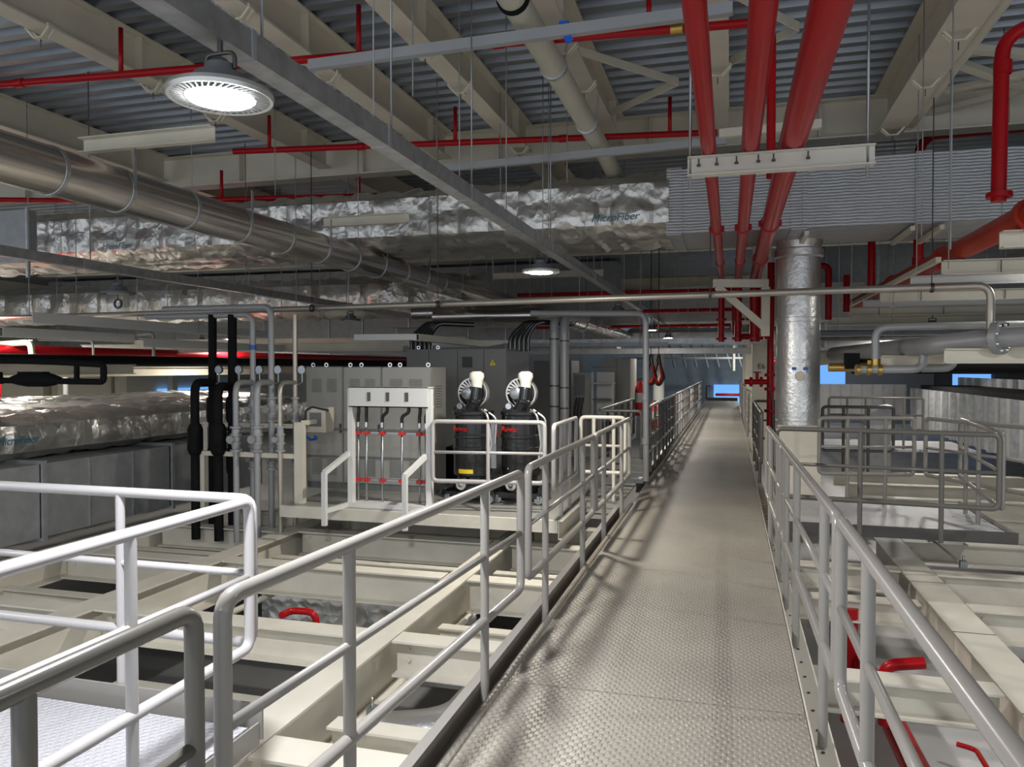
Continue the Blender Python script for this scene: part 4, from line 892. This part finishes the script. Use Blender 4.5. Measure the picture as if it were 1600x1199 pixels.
# =============== LEFT MIDDLE: channels and pipes running away ===============
def along(name, lab, px, py, X, y1, w, h, m, cat='channel', group=None, kind='box'):
    A = P(px, py, X=X); mb = MB()
    if kind == 'box': mb.channel((X, A.y, A.z), (X, y1, A.z), w, h, .008, -1)
    elif kind == 'pipe': mb.tube([(X, A.y, A.z), (X, y1, A.z)], w, 14)
    return one(name, mb, m, lab, cat, group)
G = 'white channels hanging at the left'
along('hanging_channel', 'white hanging channel at the left, highest, just under the steel pipe', 46, 488, -8.3, 12.6, .1, .13, 'white', 'channel', G)
along('hanging_channel', 'long bright white hanging channel running from beside the black riser pipes', 220, 529, -8.9, 24, .1, .13, 'white', 'channel', G)
along('hanging_channel', 'short white hanging channel at the left edge over the red pipe', 0, 511, -9.4, 10.4, .1, .13, 'white', 'channel', G)
A = P(0, 548, X=-11.5); one('red_pipe', MB().tube([(-11.5, 5, A.z), (-11.5, 30, A.z)], .1, 14), 'red', 'long red pipe going away at the far left above the black lagged pipe', 'pipe')
A = P(0, 562, X=-10.2); one('lagged_pipe', MB().tube([(-10.2, 5, A.z), (-10.2, 28, A.z)], .09, 14), 'black', 'long black lagged pipe going away at the left under the red pipe', 'pipe')
A = P(0, 569, X=-9.2); one('hanging_beam', MB().ibeam((-9.2, 5.5, A.z), (-9.2, 10.2, A.z), .12, .15), 'cream', 'cream hanging beam behind the black valve pipes at the left', 'beam', 'cream hanging beams')
A = P(320, 576, X=-12.5); one('hanging_beam', MB().ibeam((-12.5, 9, A.z+.04), (-12.5, 30, A.z+.04), .16, .2), 'cream', 'long cream hanging beam behind the riser pipes at the left', 'beam', 'cream hanging beams')
one('hanging_beam', MB().ibeam((-14, 14, 2.1), (-6.2, 14, 2.1), .12, .18), 'creamfloor', 'cream cross beam hanging behind the riser pipes', 'beam', 'cream hanging beams')
one('hanging_beam', MB().ibeam((-16, 17.8, 2.35), (-6.2, 17.8, 2.35), .12, .2), 'creamfloor', 'cream cross beam hanging farthest behind the riser pipes', 'beam', 'cream hanging beams')
r = root('lagged_pipe', P(80, 590, Y=7), 'black lagged valve pipes with a square loop at the left edge', 'pipe'); Y = 7.0; g = lambda x, y: P(x, y, Y=Y)
MB().tube([g(-30, 594), g(162, 597), g(162, 570), g(90, 566), g(-30, 563)], .035, 14, .05).build('pipe_loop', 'black', r); MB().tube([g(120, 569), g(120, 596)], .03, 12).build('link_pipe', 'black', r)
m = MB(); c = g(58, 592); m.tube([g(18, 594), g(30, 593), g(42, 593), g(72, 593), g(84, 594), g(94, 594)], [.04, .07, .085, .085, .065, .035], 16); m.build('valve_jacket', 'black', r)
for px in (42, 63): MB().box(g(px-9, 590).x, g(px+9, 590).x, Y-.05, Y+.05, g(px, 590).z, g(px, 581).z).build('valve_neck', 'black', r)
MB().tube([g(-30, 585), g(1, 585), g(1, 600)], .03, 10).build('branch_pipe', 'black', r)
one('steel_pipe', MB().tube([P(215, 523, Y=12), P(240, 521, Y=12), P(240, 565, Y=12)], .03, 10, .08), 'pipegrey', 'thin grey pipe bending down between the white channels at the left', 'pipe')
one('steel_pipe', MB().tube([P(0, 538, Y=10), P(48, 535, Y=10), P(50, 556, Y=10)], .05, 10, .12), 'creampipe', 'cream pipe bending down over the red pipe at the left edge', 'pipe')
one('steel_pipe', MB().tube([P(60, 531, Y=11), P(145, 533, Y=11), P(146, 560, Y=11)], .02, 8, .08), 'pipegrey', 'thin pipe bending down left of the square black loop', 'pipe')
a, b = P(555, 527, Y=10.4), P(648, 522, Y=10.4)
one('hanging_channel', MB().channel((a.x, 10.4, a.z+.04), (b.x, 10.5, a.z+.04), .1, .09, .008, -1), 'white', 'white hanging channel left of the left cable bundle, over the pale cabinets', 'channel', G)
one('hanging_channel', MB().channel((b.x, 10.45, a.z+.04), (b.x+.3, 13.8, a.z+.0), .1, .1, .008, -1), 'creampipe', 'hanging channel running back from the white one over the cabinets', 'channel', G)
a, b = P(690, 538, Y=14), P(1000, 535, Y=14)
one('cable_tray', MB().channel((a.x, 14, a.z), (b.x+.5, 14, a.z), .3, .07, .008, -1), 'galvdull', 'grey cable tray crossing behind the tall dark cabinet top', 'tray')
one('cable_tray', MB().channel((-8, 15.2, 2.15), (.6, 15.2, 2.15), .4, .1, .008, -1), 'galv', 'long galvanised cable tray crossing over the walkway before the end', 'tray')
one('cable_tray', MB().channel((-6, 21, 2.1), (3, 21, 2.1), .6, .14, .008, -1), 'galvdull', 'wide grey cable tray crossing over the far walkway', 'tray')
# far left wall details
for k in range(9):
    one('distant_column', MB().box(-25.5, -25.2, 8+k*3.2, 8.35+k*3.2, -1.6, 4.5), 'creamwall', 'cream column against the far left wall', 'column', 'columns along the far left wall', 'structure')
one('low_wall', MB().box(-22.2, -22, 6, 34, -1.6, .62), 'panelwhite', 'long pale parapet in front of the far left windows', 'wall', kind='structure')
one('distant_board', MB().box(-22.2, -22.1, 11.4, 12.8, .62, .82), 'orange', 'orange board on the far left parapet', 'board')
one('red_pipe', MB().tube([(-21, 17.9, -.5), (-21, 17.9, 2.2)], .06, 8), 'red', 'thin red upright far off at the left before the wall', 'pipe')
one('white_post', MB().tube([(-21, 20.3, -.5), (-21, 20.3, 2.2)], .08, 8), 'white', 'white upright far off at the left before the wall', 'post')
# =============== RIGHT SIDE ===============
for k, (px, py, ln, h, mt) in enumerate([(1565, 334, 2.0, .13, 'cream'), (1473, 389, 2.5, .14, 'cream'), (1424, 418, 2.6, .105, 'white'), (1376, 446, 3.2, .14, 'cream'), (1349, 464, 3.4, .1, 'white'), (1325, 479, 3.6, .14, 'cream'), (1295, 494, 3.8, .16, 'cream')]):
    A = P(px, py, X=1.97); one('cross_channel', MB().channel((A.x, A.y, 2.63), (A.x+ln, A.y, 2.63), .1, h, .008, 1), mt, '%s cross channel under the orange main, %s from the right edge' % ('cream' if mt == 'cream' else 'lilac white', nm[k]), 'channel', 'cross channels under the orange main')
a = P(1345, 465, X=1.9)
one('edge_channel', MB().bar((1.93, 8.3, 2.64), (1.93, 14.5, 2.64), .05, .05), 'cream', 'cream edge bar running back beside the orange main', 'bar')
for k_, (px, py) in enumerate([(1565, 334), (1473, 389), (1376, 446), (1325, 479)]):
    A = P(px, py, X=1.97)
    for dx in (.5, 1.5): one('hanger_rod', MB().tube([(A.x+dx, A.y, 2.5), (A.x+dx, A.y, 3.19 if 9.3 < A.y < 10.8 else ZD)], .006, 6), 'zinc', 'thin steel hanger rod holding a cross channel under the orange main', 'rod', 'hanger rods of the cross channels')
# flanged pale pipe
a = P(1562, 528, Y=8.6)
r = root('flanged_pipe', a, 'big pale pipe with a bolted flange at the right edge', 'pipe'); c = a; d_ = V((-.3, 1, 0)).normalized()
e0 = c-d_*1.2+V((.9, 0, .05)); 
MB().tube([c+V((1.2, -.75, .05)), c, c+V((-.5, .42, -.06)), c+V((-1.1, 3.5, -.1))], .1, 20, .3).build('pipe_run', 'pipegrey', r)
fa = V((.72, -.69, .02)).normalized(); m = MB()
m.tube([c-fa*.035, c+fa*.035], .165, 26); m.build('flange', 'galvdull', r)
for k in range(8):
    g_ = k*math.pi/4+.3; u = fa.cross(V((0, 0, 1))).normalized(); w_ = u.cross(fa); q = c+(u*math.cos(g_)+w_*math.sin(g_))*.132
    MB().tube([q-fa*.055, q+fa*.06], .018, 8).build('bolt', 'chrome', r)
m = MB(); m.tube([c+fa*.35-V((0, 0, -.0)), c+fa*.4], .112, 22); m.build('band', 'bolt', r)
for k, (x0_, x1_, y0_, y1_, Y, lab) in enumerate([(1376, 1478, 556, 576, 9.6, 'left cream support beam under the flanged pale pipe'), (1475, 1640, 545, 568, 8.7, 'right cream support beam under the flanged pale pipe')]):
    a, b = P(x0_, y0_, Y=Y), P(x1_, y1_, Y=Y); one('support_beam', MB().ibeam((a.x, Y, a.z), (b.x, Y, a.z), .12, a.z-b.z), 'cream', lab, 'beam')
A, B = P(1368, 512, Y=9.4), P(1368, 572, Y=9.4)
r = root('grey_pipe', A, 'grey pipe bending down to a brass end right of the foil riser', 'pipe'); MB().tube([(A.x+2.4, 9.4, A.z+.02), (A.x, 9.4, A.z), B+V((0, 0, .05))], .042, 14, .13).build('pipe_run', 'pipegrey', r); MB().lathe([(.03, -.06), (.044, -.055), (.044, .055), (.03, .06)], B+V((0, 0, .02)), 'z', 16).build('brass_end', 'brass', r)
g = lambda x, y, Y=9.3: P(x, y, Y=Y)
for k, (pr_, up, Y, lab) in enumerate([((1336, 578), (1443, 545), 9.2, 'grey pipe loop turning up in front of the left support beam'), ((1440, 576), (1490, 545), 9.5, 'grey pipe loop turning up behind the right support beam')]):
    A, B, C_ = g(*pr_, Y), g(up[0], pr_[1]-1, Y), g(*up, Y)
    r = root('grey_pipe', A, lab, 'pipe', 'grey pipe loops'); MB().tube([A, B, C_]+([C_+V((.5, .3, .08))] if k == 0 else []), .045, 14, .14).build('pipe_run', 'pipegrey', r)
    if k == 0:
        m = MB()
        for j in range(3): m.lathe([(.045, -.025), (.062, -.02), (.062, .02), (.045, .025)], A+V((.03+j*.11, 0, 0)), 'x', 14)
        m.build('brass_union', 'brass', r)
a = P(1332, 566, Y=9.5); r = root('actuator', a, 'black valve actuator with a yellow cap beside the foil riser', 'valve'); MB().box(a.x-.08, a.x+.07, 9.45, 9.6, a.z-.08, a.z+.1).build('housing', 'black', r); MB().lathe([(0, 0), (.03, 0), (.03, .05), (0, .05)], a+V((.18, -.03, -.03)), 'z', 12).build('yellow_cap', 'yellow', r); MB().tube([a+V((-.25, .05, -.06)), a+V((.25, .05, -.06))], .05, 12).build('valve_body', 'brass', r)
for k, (y, z, xa_, xb_) in enumerate([(11, 1.62, 1.6, 4.6), (11.4, 1.6, 1.6, 3.9)]):
    one('lagged_pipe', MB().tube([(xa_, y, z), (xb_, y, z), (xb_+.25, y+.1, z+.3)], .09, 16, .15), 'black', 'black lagged pipe behind the support beams, %s' % ('front one' if k == 0 else 'rear one'), 'pipe', 'black lagged pipes at the right')
one('pale_pipe', MB().tube([(1.4, 13.5, 1.75), (3.0, 12.5, 1.85), (5.0, 12.2, 1.95)], .12, 16, .3), 'creampipe', 'pale lagged pipe behind the grey loops at the right', 'pipe')
one('cable_tray', MB().channel((1.3, 13, 2.18), (6.5, 13, 2.18), .4, .1, .008, 1), 'galvdull', 'grey cable tray behind the cross channels at the right', 'tray')
one('steel_pipe', MB().tube([(1.2, 12.4, 2.02), (6, 12.2, 2.05)], .03, 10), 'galv', 'thin shiny pipe behind the grey loops at the right', 'pipe')
# corrugated panels
def corr(lab, p0, p1, z0, z1, n):
    r = root('panel_wall', p0, lab, 'panel', 'corrugated silver panels'); a, b = V(p0), V(p1); d_ = (b-a)/n; nrm = V((d_.y, -d_.x, 0)).normalized()*-1; m = MB()
    for k in range(n):
        q = a+d_*k; m.add([q+V((0, 0, z0)), q+d_*.78+V((0, 0, z0)), q+d_*.78+V((0, 0, z1)), q+V((0, 0, z1))], [(0, 1, 2, 3)])
    m2 = MB()
    for k in range(n+1):
        q = a+d_*(k-.22); m2.prism([(-.0, 0), (.1, 0), (.1, .001+d_.length*.22), (0, .001+d_.length*.22)], q+V((0, 0, z0)), q+V((0, 0, z1)), d_)
    WHOLE.update(('sheet', 'rib')); m.build('sheet', 'panelsheet', r); m2.build('rib', 'galv', r); return r
corr('silver ribbed panel wall running away at the right behind the railings', (4.9, 9.0, 0), (4.9, 23.5, 0), -.05, 1.02, 22)
corr('far silver ribbed panel wall right of the foil riser', (2.6, 24.5, 0), (4.9, 24.5, 0), .2, 1.1, 8)
corr('upper silver ribbed panel strip behind the dark duct at the right', (6.2, 11.5, 0), (6.2, 24, 0), .9, 1.32, 18)
one('dark_duct', MB().box(4.95, 6.1, 9, 23, 1.0, 1.12), 'black', 'flat dark duct lying along the top of the ribbed panel wall', 'duct')
a, b = P(1346, 665, Y=15.5), P(1386, 632, Y=15.5); r = root('rounded_hood', a, 'grey round backed hood behind the black railing', 'hood'); pts = [(0, 0), (b.x-a.x, 0), (b.x-a.x, b.z-a.z)]+[((b.x-a.x)*(1-math.sin(t*.157)), (b.z-a.z)*math.cos(t*.157)) for t in range(1, 11)]
MB().prism([(-x, z) for x, z in pts][::-1], (a.x, 15.5, a.z), (a.x, 15.0, a.z)).build('shell', 'galvdull', r); MB().box(a.x, b.x, 15.1, 15.4, -.35, a.z).build('base', 'galvdull', r)
MB().box(a.x-.02, b.x+.05, 14.98, 15.52, a.z-.02, a.z+.03).build('rim', 'white', r)
for k, (x0_, x1_, ya_, yb2, lab) in enumerate([(1.3, 4.7, 17, 19, 'far pale deck plates beside the ribbed wall')]):
    one('deck_plate', MB().box(x0_, x1_, ya_, yb2, -.1, -.05), 'plategrey', lab, 'plate')
for k, (a_, b2, lab) in enumerate([((1470, 832), (1515, 880), 'cream rod with a clamp bridging two floor beams at the right')]):
    A, B = P(1452, 838, Z=-.33), P(1505, 885, Z=-.33); r = root('tie_rod', A, lab, 'rod'); MB().tube([A, B], .014, 8).build('rod', 'creampipe', r)
    for q in (A, B): MB().box(q.x-.03, q.x+.03, q.y-.03, q.y+.03, q.z-.02, q.z+.05).tube([q+V((0, 0, .03)), q+V((0, 0, .1))], .01, 6).build('clamp', 'zinc', r)
# small clamps on the lower beams
for k, (px, py, lab) in enumerate([(582, 1118, 'small galvanised bracket bolted under the bright beam, nearest'), (661, 1048, 'small galvanised bracket bolted under the bright beam, second'), (738, 975, 'small galvanised bracket bolted under the bright beam, farthest')]):
    q = P(px, py, X=-2.2); r = root('beam_bracket', q, lab, 'bracket', 'galvanised brackets under the bright beam'); MB().box(q.x-.03, q.x+.03, q.y-.03, q.y+.03, q.z-.08, q.z+.06).build('clip', 'zinc', r); MB().tube([q+V((0, 0, .05)), q+V((0, 0, .12))], .01, 8).build('bolt', 'chrome', r); MB().bar(q+V((-.12, 0, -.09)), q+V((.5, .0, -.09)), .04, .03).build('arm', 'galv', r)
# round trays / cream diagonal pipes below left
one('cable_rod', MB().tube([P(130, 870, Z=-.75), P(460, 790, Z=-.75)], .02, 8), 'galv', 'thin galvanised rod under the beams at the left', 'rod')
one('cream_pipe', MB().tube([P(300, 985, Z=-.7), P(590, 855, Z=-.7)], .03, 10), 'creampipe', 'cream pipe running away under the floor beams at the left', 'pipe')
# hanger rods
rods = [(48, 205, 480, 4.6, -7), (185, 190, 245, 0, 0), (330, 200, 260, 0, 0)]
GR = 'thin hanger rods'
for (px, yb_, Y) in [(584, 200, 4.2), (645, 150, 5.4), (683, 335, 8.0), (718, 300, 5.8), (791, 345, 6.4), (848, 388, 8.3), (857, 388, 8.3), (886, 285, 8.6), (782, 300, 8.6), (1356, 240, 5.1), (1440, 370, 7.4), (1482, 420, 8.0), (1432, 430, 8.2), (1253, 350, 9.3), (1485, 390, 6.0), (430, 305, 8.0), (560, 400, 9.0), (300, 310, 7.5), (46, 495, 7.2), (120, 500, 8.4), (310, 520, 10.5), (463, 480, 9.2), (545, 530, 10), (770, 440, 10.4), (905, 520, 12), (940, 545, 12.5), (1000, 540, 13), (1075, 520, 14), (1090, 520, 14), (1110, 500, 13), (640, 470, 11.5), (668, 500, 12.5), (735, 500, 13), (760, 520, 13.5), (805, 440, 11), (828, 470, 12.2), (862, 480, 13), (918, 500, 14), (955, 520, 15), (975, 470, 12), (1020, 520, 16), (1045, 530, 17), (1060, 500, 15), (215, 520, 11), (262, 535, 12), (390, 470, 11), (440, 500, 12), (500, 520, 13), (90, 530, 12), (1310, 520, 11), (1330, 500, 10.8), (1395, 530, 11.5)]:
    q = P(px, yb_, Y=Y); top = ZD if Y > 5 or px < 1200 else 4.4
    if q.z < top-.2: one('hanger_rod', MB().tube([(q.x, Y, q.z), (q.x, Y, top)], .005, 6), 'galvdull', 'thin steel hanger rod dropping from the roof deck', 'rod', GR)
# =============== FAR END ===============
r = root('pipe_trestle', (-1, 44, 1.5), 'white pipe frame high on the far end wall', 'frame')
for z in (2.1, 2.9, 3.6): MB().tube([(-6, 44, z), (3.5, 44, z)], .06, 8).build('rail', 'white', r)
for k in range(9): MB().tube([(-3+k*.6, 44, 1.6), (-3.6+k*.6, 44.2, 4)], .06, 8).build('slanting_pipe', 'bluewall', r)
for x in (.2, 1.9): MB().bar((x, 43.9, 1.4), (x, 43.9, 3.0), .12, .12, V((0, 1, 0))).build('upright', 'white', r)
one('red_pipe', MB().tube([(1.5, 43, 1.9), (4, 43, 1.9)], .1, 8), 'red', 'short red pipe on the far end wall', 'pipe')
one('red_pipe', MB().tube([(-.8, 45, .05), (.7, 45, .05)], .08, 8), 'redmark', 'red rail across the far blue window', 'pipe')
r = root('end_gate', (-.3, 38, 0), 'dark low gate closing the far end of the walkway', 'gate'); MB().box(-1.1, .34, 38, 38.1, -.2, .15).build('kick_plate', 'bolt', r); MB().tube([(-1.1, 38, .1), (-1.1, 38, .7), (-.9, 38, .7)], .03, 8).build('post', 'raildark', r)
for (x0_, x1_, y_, z0_, z1_, mt, lab) in [(1.7, 10.9, 21, 1.9, 4.7, 'galvdull', 'big grey sheet duct closing the view behind the right cross channels'), (-24, -3.2, 22.5, 2.0, 4.7, 'galvdull', 'long grey sheet duct high behind the tall dark cabinets'), (-9, -2.2, 19.3, 2.68, 3.5, 'woven', 'silver wrapped duct over the tall dark cabinets')]:
    r = root('sheet_duct', (x0_, y_, z0_), lab, 'duct'); MB().box(x0_, x1_, y_, y_+.9, z0_, z1_).build('sheet', mt, r); m = MB()
    for k in range(int((x1_-x0_)/1.2)): m.box(x0_+.6+k*1.2, x0_+.65+k*1.2, y_-.03, y_, z0_, z1_)
    m.build('flange', 'galv', r)
# =============== WORLD, RENDER LOOK ===============
W = bpy.data.worlds.new('world'); S.world = W; W.use_nodes = True; W.node_tree.nodes['Background'].inputs[0].default_value = (.85, .92, 1, 1); W.node_tree.nodes['Background'].inputs[1].default_value = .62
S.view_settings.view_transform = 'Standard'; S.view_settings.look = 'None'; S.view_settings.gamma = 1; S.view_settings.use_curve_mapping = False
S.view_settings.exposure = 0.65
S.cycles.use_denoising = True
S.cycles.max_bounces = 8
S.cycles.sample_clamp_indirect = 6
